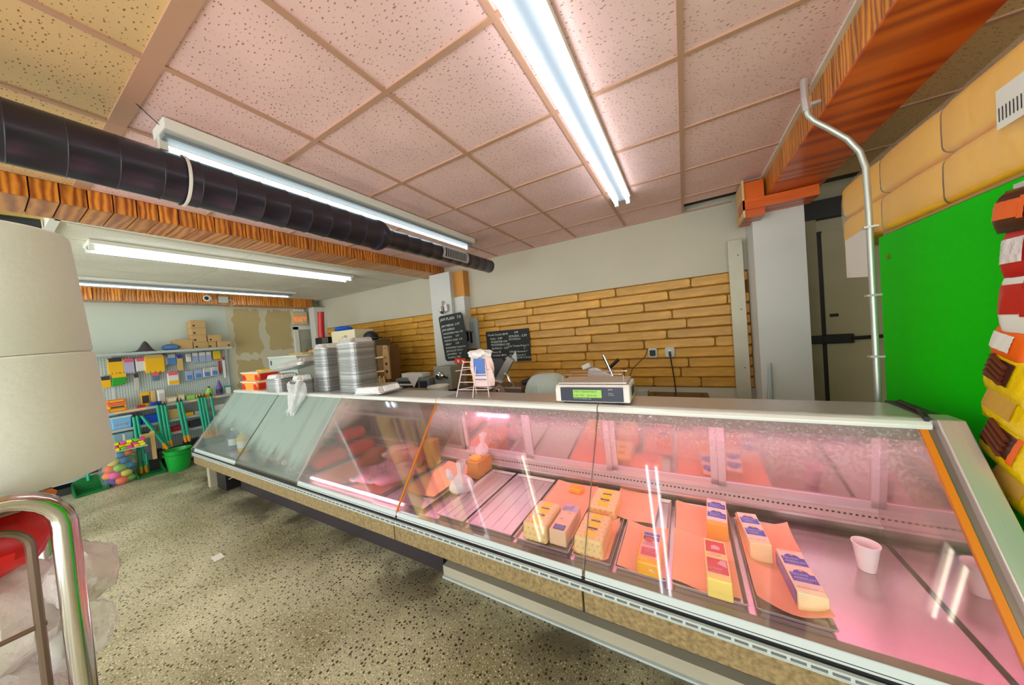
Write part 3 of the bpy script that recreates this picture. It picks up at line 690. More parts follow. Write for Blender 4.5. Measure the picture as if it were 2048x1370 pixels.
# ---------------------------------------------------------------- trays and paper in the case
ZT = .497
def tray(x0, x1, y0, y1, label, paper=None, rz=0):
    t = thing('metal_tray', label, 'tray', ((x0+x1)/2, (y0+y1)/2, ZT-.004), rz)
    w, l = (x1-x0)/2-.004, (y1-y0)/2-.003
    m = MB()
    o = [(-w, -l), (w, -l), (w, l), (-w, l)]; i_ = [(-w+.016, -l+.016), (w-.016, -l+.016), (w-.016, l-.016), (-w+.016, l-.016)]
    vs = [(p[0], p[1], .022) for p in o]+[(p[0]*.97, p[1]*.985, .022) for p in o]+[(p[0], p[1], .005) for p in i_]+[(p[0], p[1], 0) for p in i_]
    fs = []
    for k in range(4):
        n = (k+1) % 4
        fs += [(k, n, 4+n, 4+k), (4+k, 4+n, 8+n, 8+k), (k, 12+k, 12+n, n)]
    fs += [(8, 9, 10, 11), (15, 14, 13, 12)]
    m.add(vs, fs); m.build('tray_body', M_['steel'], t, bevel=.002)
    for k in range(3):
        MB().box((-w*.5+k*w*.5, 0, .0062), (.006, l*1.75, .002)).build('pressed_rib', M_['steel'], t)
    return t
T = [(-1.90, -1.515, 1.36, 2.01, 'metal tray lined with salmon paper under the orange glass edge'),
     (-1.405, -1.185, 1.35, 2.01, 'empty ribbed metal tray, left of the two bare ones beside the tied white bag'),
     (-1.178, -.862, 1.35, 2.01, 'wider empty ribbed metal tray left of the yellow wrapped cheeses'),
     (-.855, -.542, 1.345, 2.01, 'metal tray with salmon paper under the two front-left wrapped cheeses'),
     (-.535, -.345, 1.345, 2.01, 'narrow metal tray under the two stacked-back yellow printed cheeses'),
     (-.338, -.122, 1.345, 2.01, 'metal tray with salmon paper under the bright orange muenster block'),
     (-.112, .155, 1.345, 2.01, 'metal tray under the red-labelled block'),
     (.166, .392, 1.345, 1.95, 'rightmost metal tray with salmon paper and the white american cheese')]
for t in T: tray(*t)
for a, b, l in ((-3.26, -2.86, 'dim tray below the red netted hams in the misted pane'), (-2.84, -2.36, 'tray with salmon paper right of the red netted hams'), (-2.34, -1.93, 'tray under the pink wrapped ham rolls')):
    tray(a, b, 1.36, 2.01, l)
def paper(x0, x1, y0, y1, z, label, lift=.012, rz=0, curl=0):
    t = MB(); W_, L_ = x1-x0, y1-y0
    def f(u, v):
        c = lift*(abs(u-.5)*2)**3+lift*.6*max(0, (v-.85)/.15)**2+curl*max(0, (.10-v)/.10)
        return ((u-.5)*W_, (v-.5)*L_+.006*math.sin(u*9), c+.003*math.sin(u*11+v*7)*abs(u-.5)+.004)
    t.sheet(f, 14, 16, .001)
    o = t.build('butcher_paper', M_['salmon'], smooth=True); o.location = ((x0+x1)/2, (y0+y1)/2, z); o.rotation_euler = (0, 0, rz)
    return tag(o, label, 'paper', None)
zp = ZT+.004
paper(-1.86, -1.56, 1.50, 2.0, zp, 'salmon paper sheet on the tray under the orange glass edge')
paper(-.84, -.56, 1.45, 2.0, zp, 'salmon paper sheet under the orange cheese wedge')
paper(-.53, -.36, 1.36, 1.66, zp, 'salmon paper curling up around the front yellow printed cheese', .03)
paper(-.43, -.19, 1.72, 2.03, zp+.010, 'square salmon paper sheet lying bare, right of the rear yellow printed cheese', .008, -.05)
paper(-.325, -.13, 1.36, 1.70, zp, 'salmon paper sheet under the orange muenster block')
paper(-.105, .13, 1.37, 1.72, zp, 'salmon paper sheet under the red-labelled block')
paper(-.10, .10, 1.70, 2.0, zp, 'salmon paper sheet left of the rear orange block with blue labels')
paper(.175, .385, 1.36, 1.92, zp, 'salmon paper sheet under the two white blue-labelled blocks', .03, 0, .02)
paper(-2.80, -2.40, 1.38, 2.0, zp, 'salmon paper sheet beside the red netted hams')
paper(-2.30, -1.96, 1.38, 1.98, zp, 'salmon paper sheet under the pink wrapped ham rolls')
paper(-3.9, -3.6, 1.45, 1.75, ZT, 'pale salmon slices paper behind the fogged pane')

# ---------------------------------------------------------------- cheeses
ZB = .503
def loaf(name, label, x0, x1, y0, y1, h, col, tilt=0, taper=.94, z=None, bev=.012, rough=.35):
    t = thing(name, label, 'cheese', ((x0+x1)/2, (y0+y1)/2, z if z is not None else ZB+.002), tilt)
    MB().box((0, 0, h/2), (x1-x0, y1-y0, h), taper=taper).build('cheese_block', col, t, smooth=True, bevel=bev, seg=3)
    return t, (x1-x0)*taper, (y1-y0)*taper, h
def flat_label(t, x0, x1, y0, y1, z, mt, name='label', poly=None):
    return MB().prism(poly or [(x0, y0), (x1, y0), (x1, y1), (x0, y1)], z, z+.0008, 'Z').build(name, mt, t)
cw = mat('cream_printed_wrap', (250, 214, 150), .3)
wrapink = pm('wrap_ink', (104, 84, 110), .5); navy = pm('navy_ink', (44, 40, 92), .5); crimson = pm('crimson_ink', (176, 24, 44), .5)
ybl = pm('yellow_label', (255, 214, 0), .35); lilac = pm('lilac', (228, 176, 196), .5)
def emblem(t, cx, cy, z, s, flip):
    g = 1 if not flip else -1
    MB().prism([(cx+s*math.cos(a)*1.0, cy+g*s*.9*math.sin(a)) for a in [PI*k/10 for k in range(11)]][::g], z, z+.0006, 'Z').build('emblem', navy, t)
    MB().prism([(cx+.82*s*math.cos(a), cy+g*(.1*s+.68*s*math.sin(a))) for a in [PI*k/10 for k in range(11)]][::g], z+.0006, z+.001, 'Z').build('emblem', lilac, t)
    flat_label(t, cx-1.25*s, cx+1.25*s, cy-.16*s-(0 if not flip else .1*s), cy+.22*s, z+.001, navy, 'emblem_ribbon')
def printed(label, *a, **k):
    t, w, l, h = loaf('wrapped_cheese', label, *a, cw, bev=.014, **k)
    it = []
    random.seed(int(a[0]*1000) & 255)
    for i in range(6):
        for j in range(7):
            it.append(('//', .013, -w*.46+i*w*.165+(j % 2)*w*.07, -l*.46+j*l*.14, random.uniform(-.5, .5)))
    writing(it, 'print', wrapink, t, (0, 0, h))
    writing([('//', .015, -w*.46+i*w*.2+(j % 2)*.008, .008+j*h*.3) for i in range(5) for j in range(3)], 'print', wrapink, t, (0, -l*.5-.0045*1-.0026, 0), (PI/2-.08, 0, 0))
    writing([('//', .015, -l*.46+i*l*.13+(j % 2)*.01, .008+j*h*.3) for i in range(7) for j in range(3)], 'print', wrapink, t, (w*.5+.006, 0, 0), (PI/2-.06, 0, PI/2))
    flat_label(t, -w*.17, w*.21, -l*.42, l*.42, h, ybl)
    emblem(t, .004, l*.16, h+.0009, w*.14, False); emblem(t, .004, -l*.12, h+.0009, w*.14, True)
    return t
printed('yellow printed wrapped cheese, leftmost of the three, front of its tray', -.803, -.664, 1.362, 1.60, .095)
printed('yellow printed wrapped cheese in front at the pane joint', -.526, -.384, 1.365, 1.60, .088)
printed('yellow printed wrapped cheese at the back behind the other two', -.540, -.385, 1.665, 1.90, .075)
t, w, l, h = loaf('wrapped_cheese', 'white loaf with blue bar code strips between the yellow printed cheeses', -.660, -.568, 1.385, 1.64, .078, mat('pale_wrap', (246, 208, 170), .35), bev=.006, taper=.97)
flat_label(t, -w*.46, w*.46, l*.22, l*.48, h, pm('pale_lilac_label', (206, 190, 214), .4))
writing([('|||||||', .03, -w*.4, l*.30), ('||||', .02, .0, l*.40), ('IIIIII', .014, -w*.4, l*.24)], 'bar_code', navy, t, (0, 0, h+.0008))
flat_label(t, -w*.30, w*.34, -l*.46, -l*.30, h, navy); flat_label(t, -w*.26, w*.30, -l*.445, -l*.315, h+.0006, pm('blue_grey_label', (110, 116, 176), .4))
writing([('III', .02, -w*.22, -l*.12), ('==', .02, w*.0, l*.12)], 'print', crimson, t, (0, 0, h))
# muenster
t, w, l, h = loaf('muenster_cheese', 'bright orange block with a red and blue label, front centre', -.242, -.142, 1.350, 1.575, .065, mat('orange_cheese', (255, 176, 6), .25), bev=.012)
flat_label(t, -w*.40, w*.40, -l*.34, l*.47, h, pm('pink_label', (238, 170, 180), .35))
flat_label(t, -w*.36, w*.36, l*.36, l*.45, h+.0008, pm('label_blue', (58, 62, 170), .35)); flat_label(t, -w*.36, w*.36, l*.20, l*.33, h+.0008, pm('label_brown', (92, 50, 46), .4))
MB().prism([(-w*.30, l*.16), (w*.02, l*.12), (w*.10, l*.22), (w*.08, l*.27), (-w*.16, l*.29), (-w*.30, l*.24)], h+.0016, h+.0024, 'Z').build('label_picture', pm('label_meat', (200, 70, 66), .4), t)
flat_label(t, -w*.36, w*.36, -l*.31, -l*.07, h+.0008, pm('label_red', (212, 50, 58), .35))
writing([('QUESO', .017, -w*.24, l*.07), ('MUENSTER', .013, -w*.34, l*.01)], 'lettering', crimson, t, (0, 0, h+.0008))
writing([('CHEESE', .013, -w*.26, -l*.14), ('MUENSTER', .008, -w*.2, -l*.2)], 'lettering', lilac, t, (0, 0, h+.0016))
MB().box((w*.12, -l*.5-.003, .028), (.022, .001, .016), rot=(.1, .5, 0)).build('price_sticker', M_['white'], t)
# american cheese blocks: blue label twice over
blue = pm('label_royal', (52, 58, 178), .35); gold = pm('gold_ink', (200, 160, 40), .4)
def american(label, x0, x1, y0, y1, h, col, words, rz=0, lab=blue, flip=True, side=None):
    t, w, l, _ = loaf('american_cheese', label, x0, x1, y0, y1, h, col, tilt=rz, taper=.975, bev=.005)
    flat_label(t, -w*.48, w*.48, -l*.40, l*.49, h-.0002, pm('label_cream', (250, 222, 196), .4))
    for cy in (l*.24, -l*.14):
        a, b = cy-l*.12, cy+l*.12
        poly = [(-w*.44, a), (w*.44, a), (w*.44, b-.012), (w*.28, b-.012), (w*.22, b), (w*.08, b+.006), (-w*.12, b+.006), (-w*.24, b), (-w*.3, b-.012), (-w*.44, b-.012)]
        flat_label(t, 0, 0, 0, 0, h+.0008, lab, 'label_field', poly)
        writing([(words[0], .0135*w/.09, -w*.40, cy+l*.015), (words[1], .0135*w/.09, -w*.36, cy-l*.06), ('pasteurized process', .0055, -w*.3, cy-l*.10)], 'lettering', M_['chalk'], t, (0, 0, h+.0014))
        MB().prism([(.006*math.cos(q), b+.002+.006*math.sin(q)) for q in [2*PI*k/8 for k in range(8)]], h+.0014, h+.002, 'Z').build('emblem', gold, t)
    writing([('NET WT 5 LBS 2.27KG', .006, -w*.42, -l*.39), ('KEEP REFRIGERATED', .006, -w*.38, l*.445)], 'lettering', navy, t, (0, 0, h+.0008))
    if side: MB().box((-w*.5-.003, 0, h*.5), (.001, l*.9, h*.75)).build('side_print', side, t)
    return t
wch = mat('white_cheese', (252, 214, 166), .3); och = mat('orange_american', (250, 170, 62), .3); ych = mat('cream_yellow_cheese', (255, 226, 120), .3)
american('orange block with two blue labels at the back, left of the white block', .044, .134, 1.712, 1.955, .084, och, ('YELLOW', 'AMERICAN'), -.06)
american('white block with two blue AMERICAN CHEESE labels at the back', .184, .266, 1.630, 1.875, .082, wch, ('AMERICAN', 'CHEESE'), .08)
american('white block with two blue labels at the front right corner of the trays', .292, .380, 1.408, 1.655, .068, mat('ivory_cheese', (255, 240, 190), .3), ('YELLOW', 'AMERICAN'), .06, side=pm('side_lilac', (150, 130, 190), .4))
# red labelled block
t, w, l, h = loaf('cheese_loaf', 'pale yellow block with two red labels standing right of the muenster', .018, .103, 1.345, 1.600, .077, ych, bev=.006, taper=.97)
flat_label(t, -w*.48, w*.48, -l*.40, l*.49, h-.0002, pm('label_cream2', (252, 222, 150), .4))
redl = pm('label_scarlet', (214, 28, 48), .35)
flat_label(t, -w*.42, w*.42, l*.14, l*.44, h+.0008, redl); flat_label(t, -w*.42, w*.42, -l*.36, -l*.02, h+.0008, redl)
MB().prism([(-w*.18, l*.22), (w*.2, l*.22), (w*.2, l*.30), (0, l*.34), (-w*.18, l*.30)], h+.0016, h+.0022, 'Z').build('emblem', pm('pink_label', (238, 170, 180)), t)
MB().prism([(0, -l*.14), (w*.38, -l*.20), (w*.38, -l*.04), (w*.16, -l*.04)], h+.0016, h+.0022, 'Z').build('emblem', pm('pink_label', (238, 170, 180)), t)
writing([('PASTEURIZED', .008, -w*.4, l*.05), ('PROCESS', .009, -w*.2, l*.085)], 'lettering', crimson, t, (0, 0, h+.0004))
writing([('CHEESE', .014, -w*.40, -l*.28), ('NET 5 LBS', .008, -w*.3, -l*.34)], 'lettering', lilac, t, (0, 0, h+.0014))
# wedge, tan blocks
o = MB().prism([(-.045, -.035), (.03, -.05), (.05, -.01), (.025, .04), (-.05, .035)], 0, .03, 'Z').build('cheese_wedge', mat('wedge_orange', (255, 172, 58), .4), bevel=.006); o.location = (-.685, 1.93, .507); tag(o, 'small cut orange cheese wedge on salmon paper at the back of its tray', 'cheese')
t, w, l, h = loaf('cheese_block', 'long tan cheese block under a clear bag beside the empty trays', -1.53, -1.42, 1.83, 2.03, .125, mat('tan_cheese', (206, 138, 58), .4), bev=.006)
cut = MB().prism([(-.05, -.03), (.03, -.04), (.045, .0), (.0, .04), (-.05, .03)], h, h+.022, 'Z').build('cheese_wedge', pm('wedge_gold', (250, 180, 60), .4), bevel=.004)
cut.location = (-1.475, 1.90, .505); tag(cut, 'small golden cheese end on top of the tan block', 'cheese')
t, w, l, h = loaf('cheese_block', 'upright orange cheddar block standing behind the orange glass edge', -2.03, -1.93, 1.87, 1.98, .22, mat('cheddar', (226, 164, 82), .4), bev=.005)
# white knotted bag
def bag_mesh(rx, ry, h, seed, neck=.3):
    random.seed(seed); ph = [random.uniform(0, 6.28) for _ in range(6)]
    m = MB()
    prof = [(.0, 0), (.75, 0), (1, .10), (1.02, .22), (.85, .36), (.55, .48), (.30, .58), (neck*.62, .66), (neck*.8, .80), (neck, .92), (neck*.9, 1.0)]
    def f(u, v):
        k = v*(len(prof)-1); i = min(int(k), len(prof)-2); q = k-i
        r_ = prof[i][0]*(1-q)+prof[i+1][0]*q; z = prof[i][1]*(1-q)+prof[i+1][1]*q; a = 2*PI*u
        r_ *= 1+.10*math.sin(5*a+ph[0])*min(1, z*3)+.06*math.sin(9*a+ph[1]+z*6)*min(1, z*4)
        return (rx*r_*math.cos(a)+.03*z*math.sin(ph[2]), ry*r_*math.sin(a)+.03*z*math.cos(ph[2]), h*z)
    return m.grid(f, 26, 23, wrap=True)
t = thing('plastic_bag', 'knotted white plastic bag standing at the left of the empty trays', 'bag', (-1.455, 1.665, .494), .4)
bag_mesh(.085, .075, .225, 3, .42).build('bag_film', M_['film_w'], t, smooth=True)
MB().blob((-.075, .0, .12), .028, .022, .05, rot=(0, -.4, 0)).build('handle_loop', M_['film_w'], t, smooth=True)
MB().blob((0, 0, .055), .07, .06, .05).build('contents', pm('pinkish_meat', (232, 150, 120), .5), t, smooth=True)
t = thing('plastic_bag', 'crumpled clear bag draped up over the tan cheese block', 'bag', (-1.47, 1.955, .645), .2)
bag_mesh(.055, .05, .17, 8, .55).build('bag_film', M_['film'], t, smooth=True)
# foam cup
t = thing('foam_cup', 'white foam cup standing alone on the bare steel deck', 'cup', (.600, 1.765, .493))
MB().lathe([(.026, 0), (.040, .105), (.043, .107), (.043, .112), (.039, .112), (.025, .006)], n=28).build('cup_wall', mat('foam_white', (250, 236, 236), .6), t, smooth=True)
# hams in red netting
net = mat('red_netting', (228, 62, 50), .55, var=.25, vs=60, bump=.8, bs=150)
def hamlog(label, x, y, z, rz, L_=.44, rr=.075):
    t = thing('netted_ham', label, 'ham', (x, y, z), rz, None)
    def f(u, v):
        s = (v-.5)*2; k = (1-abs(s)**6)**.5*.92+.08 if abs(s) < 1 else .02
        a = 2*PI*u
        return (rr*1.05*k*math.cos(a), s*L_/2, rr+rr*.88*k*math.sin(a))
    MB().grid(f, 20, 19, wrap=True).build('ham_body', net, t, smooth=True)
    m = MB()
    for q in range(18):
        y_ = -L_*.46+q*L_*.92/17
        s = y_/(L_/2); k = (1-abs(s)**6)**.5*.92+.08
        m.tube([(rr*1.06*k*math.cos(a), y_, rr+rr*.895*k*math.sin(a)) for a in [PI*w_/8-.2 for w_ in range(10)]], .0018, 4)
    m.build('net_strands', pm('net_strand', (250, 110, 90), .5), t, kind='stuff')
    return t
hamlog('red netted ham, front right of the bottom row', -2.92, 1.565, ZT+.006, -.10, .30)
hamlog('red netted ham, behind the front right one', -2.90, 1.865, ZT+.006, -.10, .27)
hamlog('red netted ham, front left of the bottom row', -3.10, 1.64, ZT+.006, -.08, .38)
hamlog('red netted ham lying on top of the others', -3.02, 1.85, ZT+.130, -.10, .28)
o = MB().blob((0, 0, 0), .09, .13, .07, fn=lambda u, v: 1+.08*math.sin(9*u*6+v*5)).build('roast_loaf', mat('roast_brown', (176, 96, 40), .35, var=.3, vs=9), smooth=True); o.location = (-2.56, 1.76, .575); tag(o, 'brown glazed roast loaf beside the red netted hams', 'meat')
def roll_ham(label, x, y, rz, L_, rr, mt, prt=True):
    t = thing('ham_roll', label, 'ham', (x, y, ZT+.006), rz)
    def f(u, v):
        s = (v-.5)*2; k = max(.12, (1-abs(s)**5))**.5; a = 2*PI*u
        return (rr*k*math.cos(a), s*L_/2, rr+rr*.95*k*math.sin(a))
    MB().grid(f, 18, 15, wrap=True).build('ham_body', mt, t, smooth=True)
    if prt:
        m = MB()
        for q in (-.3, -.22, .0, .05, .22, .3):
            m.tube([(rr*1.01*math.cos(a), q*L_, rr+rr*.965*math.sin(a)) for a in [PI*.2+PI*.6*w_/7 for w_ in range(8)]], .0022, 4)
        m.build('printed_bands', pm('mauve_ink', (150, 90, 130), .5), t)
    MB().blob((0, -L_/2-.012, rr), .02, .03, .02, fn=lambda u, v: 1+.3*math.sin(u*30)).build('film_twist', M_['film_w'], t, smooth=True)
    return t
pk = mat('pink_wrap', (240, 176, 192), .22, var=.1, vs=12)
roll_ham('pink printed ham roll, left of the front pair', -2.215, 1.545, -.5, .30, .062, pk)
roll_ham('pink printed ham roll, right of the front pair', -2.03, 1.575, -.5, .32, .070, pk)
roll_ham('plain pink ham lying behind the printed rolls', -2.14, 1.80, -.6, .30, .085, pm('ham_pink', (236, 150, 140), .3, var=.12, vs=6), False)
roll_ham('pale pink ham at the back by the cheddar block', -2.32, 1.885, -.9, .26, .08, pm('ham_pale', (232, 182, 168), .3, var=.12, vs=6), False)
roll_ham('dark smoked ham behind the fogged glass left of the netted hams', -3.32, 1.60, .5, .26, .07, pm('ham_dark', (186, 70, 60), .4, var=.2, vs=7), False)
roll_ham('second smoked ham lower left behind the fogged glass', -3.42, 1.46, .9, .22, .055, pm('ham_dark', (186, 70, 60)), False)
# jars and bottles at the far left end
def bottle(label, x, y, h, rr, body, cap, lab=None, name='bottle', z=ZT-.004):
    t = thing(name, label, 'bottle', (x, y, z))
    MB().lathe([(rr*.9, 0), (rr, .01), (rr, h*.62), (rr*.8, h*.72), (rr*.38, h*.82), (rr*.36, h*.93)], n=16).build('bottle_body', body, t, smooth=True)
    MB().lathe([(rr*.42, h*.92), (rr*.42, h), (rr*.3, h)], n=14).build('cap', cap, t, smooth=True)
    if lab: MB().lathe([(rr*1.02, h*.18), (rr*1.02, h*.5)], n=16, caps=False).build('label', lab, t, smooth=True)
    return t
blw = mat('blue_white_stripes', (60, 74, 130), .4); 
random.seed(5)
cols = [(('yellow bottle with pale label, front of the far left group'), -4.52, 1.50, .24, .06, M_['yellow'], M_['white'], M_['white']),
        ('dark bottle behind the yellow one at the far left', -4.62, 1.60, .26, .045, M_['dark'], M_['black'], None),
        ('blue striped bottle at the far left front', -4.78, 1.50, .24, .055, blw, M_['white'], M_['white']),
        ('blue striped bottle behind, far left of the case', -4.74, 1.64, .27, .05, blw, M_['black'], M_['white']),
        ('amber bottle at the far left corner of the case', -4.95, 1.55, .20, .05, pm('amber', (190, 140, 40), .3), M_['white'], None),
        ('green bottle at the back of the far left group', -4.50, 1.72, .30, .045, pm('bottle_green', (90, 120, 80), .3), M_['card'], None),
        ('pale bottle at the back right of the far left group', -4.36, 1.74, .30, .04, pm('bottle_pale', (180, 180, 130), .3), M_['card'], None),
        ('small dark jar by the second pane joint', -4.12, 1.60, .14, .05, M_['dark'], M_['white'], None)]
for c in cols: bottle(*c)

# ================================================================== ON TOP OF THE CASE
ZTOP = 1.136
# deli scale
sc = thing('deli_scale', 'white counter scale with dark display panel standing on the case top', 'scale', (-.50, 1.885, ZTOP), .04)
scw = mat('scale_white', (226, 220, 214), .4); scn = pm('panel_navy', (36, 42, 60), .35)
MB().prism([(-.135, .014), (.10, .014), (.12, .05), (.11, .115), (-.118, .115), (-.135, .09)], -.215, .215).build('body', scw, sc, bevel=.010, seg=3)
for x in (-.16, .16):
    for y in (-.09, .08): MB().lathe([(.018, 0), (.018, .016)], (x, y, 0), 12).build('foot', M_['black'], sc)
pn = MB().box((0, -.1375, .062), (.36, .004, .082)).build('panel', scn, sc, bevel=.002)
MB().box((-.02, -.1402, .066), (.165, .002, .045)).build('screen', mat('lcd_green', (132, 176, 70), .4, emit=.35), pn)
lcd = pm('lcd_ink', (52, 84, 28), .6)
writing([('MEAT DEPARTMENT', .0145, -.095, .0735), ('0.00  0.00', .014, -.095, .052), ('$2.99 0.00', .013, -.02, .052)], 'lettering', lcd, sc, (0, -.1414, 0), (PI/2, 0, 0))
writing([('NET WT   TARE   UNIT PRICE   TOTAL', .006, -.1, .034), ('Capacity', .007, .10, .068), ('30 x .01 lb', .007, .10, .058), ('LST-2', .010, .10, .088)], 'lettering', M_['chalk'], sc, (0, -.1402, 0), (PI/2, 0, 0))
pl = MB().bx(-.20, .20, -.115, .115, .118, .128).build('platter', M_['steel'], sc, bevel=.004)
MB().tube([(-.18, -.08, .128), (-.18, -.075, .162), (-.17, -.074, .168), (.17, -.074, .168), (.18, -.075, .162), (.18, -.08, .128)], .0028, 6).build('platter_rail', M_['chrome'], sc)
MB().tube([(-.18, .10, .128), (-.18, .10, .162), (.18, .10, .162), (.18, .10, .128)], .0028, 6).build('platter_rail', M_['chrome'], sc)
for k in range(3): MB().box((.2155, -.04+.045*k, .065), (.004, .03, .05)).build('vent', M_['dark'], sc)
tag(MB().tube([(-.39, 3.95, 1.285), (-.42, 3.9, 1.20), (-.5, 3.4, 1.12), (-.42, 2.6, 1.12), (-.33, 2.06, 1.16), (-.29, 2.0, 1.19)], .0045, 6).build('power_cord', pm('cord_brown', (60, 40, 26), .6), smooth=True),
    'thin dark cord from the left wall outlet down to the scale', 'cord')
# wire bag rack holding plastic bags
rk = thing('wire_bag_rack', 'white wire rack holding a bundle of printed plastic bags on the case top', 'rack', (-1.43, 1.86, ZTOP), .0)
wr = pm('white_wire', (238, 214, 212), .4)
for x0, x1 in ((-.12, -.085), (.035, .04), (.155, .115)):
    MB().tube([(x0, -.05 if x0 < .1 else -.01, 0), (x1, .03, .27)], .004, 6).build('upright', wr, rk)
MB().tube([(-.04, .10, 0), (-.05, .09, .27)], .004, 6).build('upright', wr, rk)
for z in (.055, .11, .165, .22, .26):
    q = .035*z/.27
    MB().tube([(-.12+q, -.05+.08*z/.27, z), (.155-q*1.1, -.02+.05*z/.27, z)], .003, 6).build('cross_wire', wr, rk)
for z in (.055, .2): MB().tube([(-.115, -.04, z), (-.045, .10, z), (.14, .06, z), (.15, -.01, z)], .003, 6).build('cross_wire', wr, rk)
bn = thing('plastic_bag', 'bundle of white plastic bags with blue print hanging in the wire rack', 'bag', (-1.375, 1.925, ZTOP+.07), 0)
def bnd(u, v):
    a = 2*PI*u; z = .235*v
    return ((.085+.035*(1-v)*v*2+.008*math.sin(a*6+v*9))*math.cos(a)+.012*(1-v), (.03+.012*math.sin(PI*v))*math.sin(a), z)
MB().grid(bnd, 30, 14, wrap=True).build('bag_film', mat('bag_pinkwhite', (246, 214, 210), .4, bump=.3, bs=20), bn, smooth=True)
MB().blob((0, -.005, .245), .105, .05, .035, 22, 9, fn=lambda u, v: 1+.22*math.sin(u*38)*math.cos(v*9)).build('bag_tops', M_['film_w'], bn, smooth=True)
bl = MB().grid(lambda u, v: ((u-.5)*.10+.012, -.046-.004*math.sin(u*PI)-.003*math.sin(v*PI), .10+.115*v), 8, 8)
bl.build('blue_print', pm('print_blue', (70, 110, 186), .5), bn, smooth=True)
for z in (.085, .055): MB().box((.014, -.047, z), (.11, .002, .006)).build('blue_print', pm('print_blue', (70, 110, 186), .5), bn)
MB().blob((.012, -.049, .15), .035, .002, .045, 16, 9).build('white_print', M_['film_w'], bn, smooth=True)
# foil pan stacks
def pan_ring(w, l, h, flare=.10):
    return [(w*(1-flare), l*(1-flare), 0), (w*(1-.2*flare), l*(1-.2*flare), h*.92), (w, l, h*.95), (w, l, h)]
def rrect(w, l, r_, n=4):
    P = []
    for cx, cy, a in ((w-r_, l-r_, 0), (-w+r_, l-r_, PI/2), (-w+r_, -l+r_, PI), (w-r_, -l+r_, 3*PI/2)):
        for k in range(n+1): P.append((cx+r_*math.cos(a+PI/2*k/n), cy+r_*math.sin(a+PI/2*k/n)))
    return P
def rings(m, levels, r_, mi=0, cap=True):
    N_ = None; vs = []; fs = []
    for (w, l, z) in levels:
        P = rrect(w, l, min(r_, w*.9, l*.9)); N_ = len(P); vs += [(p[0], p[1], z) for p in P]
    for i in range(len(levels)-1):
        for k in range(N_): fs.append((i*N_+k, i*N_+(k+1) % N_, (i+1)*N_+(k+1) % N_, (i+1)*N_+k))
    if cap: fs += [tuple(range(N_-1, -1, -1)), tuple(range((len(levels)-1)*N_, len(levels)*N_))]
    return m.add(vs, fs, mi)
def foil_stack(label, x, y, w, l, n, pitch, rz, ph=.05, top=True, mt='foil_d', tilt=None, r_=.05, z=ZTOP):
    t = thing('foil_pan_stack', label, 'pans', (x, y, z), rz, None, tilt)
    for k in range(n):
        m = MB(); j = random.uniform(-.0015, .0015)
        rings(m, [(w-.012, l-.012, 0), (w-.010, l-.010, pitch*.5), (w+j, l+j, pitch*.56), (w+j, l+j, pitch*.86), (w-.012, l-.012, pitch*.92)], r_)
        o = m.build('pan_rim', M_[mt], t, smooth=False); o.location = (0, 0, k*pitch)
    if top:                                                      # top pan lies upside down: ribbed sides show
        m = MB(); zt = n*pitch
        rings(m, [(w, l, zt), (w, l, zt+.004), (w-.012, l-.012, zt+.006), (w-.032, l-.032, zt+ph), (w-.04, l-.04, zt+ph+.003)], r_)
        q = m.build('upturned_pan', M_['foil'], t)
        rb = MB()
        for s in (-1, 1):
            k = -l+.06
            while k < l-.05:
                rb.tube([(s*(w-.013), k, zt+.008), (s*(w-.030), k, zt+ph-.004)], .0035, 4); k += .014
            k = -w+.06
            while k < w-.05:
                rb.tube([(k, s*(l-.013), zt+.008), (k, s*(l-.030), zt+ph-.004)], .0035, 4); k += .014
        rb.build('pressed_ribs', M_['foil'], q, kind='stuff')
    return t
foil_stack('tall right stack of rectangular foil pans with an upturned pan on top', -2.93, 1.945, .155, .135, 42, .0116, .0)
foil_stack('tall left stack of rectangular foil pans behind the plastic-wrapped rounds', -3.42, 1.95, .125, .13, 40, .0114, .0)
foil_stack('short stack of square foil pans at the left end of the pan row', -4.16, 1.80, .15, .13, 14, .0109, .05, r_=.06)
foil_stack('stack of round-cornered foil pans in the torn plastic sleeve', -3.60, 1.745, .10, .095, 14, .0103, 0, r_=.09)
foil_stack('pair of large foil pans tipped on the short stack', -3.96, 1.90, .28, .15, 3, .008, 0, .05, True, 'foil', (.0, -.14, .06), .06, ZTOP+.265)
t = foil_stack('single upturned foil pan leaning in front of the tall right stack', -2.52, 1.850, .215, .135, 1, .006, 0, .058, True, 'foil', (.03, -.05, .0), .05, ZTOP+.014)
t = thing('plastic_sleeve', 'torn clear plastic sleeve hanging over the case edge below the round pans', 'bag', (-3.57, 1.705, 0))
def slv(u, v):
    a = PI*1.05+u*PI*.95; z = 1.27-.32*v
    r_ = .105+.012*math.sin(u*25+v*7)-.03*max(0, v-.5)
    yy = -.005+r_*math.sin(a)-.04*max(0, v-.3)
    lim = -.01-(1.12-z)*.74 if z < 1.12 else 9
    return (r_*math.cos(a)*(1-.45*max(0, v-.4)), min(yy, lim), z+.02*math.sin(u*17))
MB().sheet(slv, 22, 14, .001).build('sleeve_film', M_['film'], t, smooth=True)
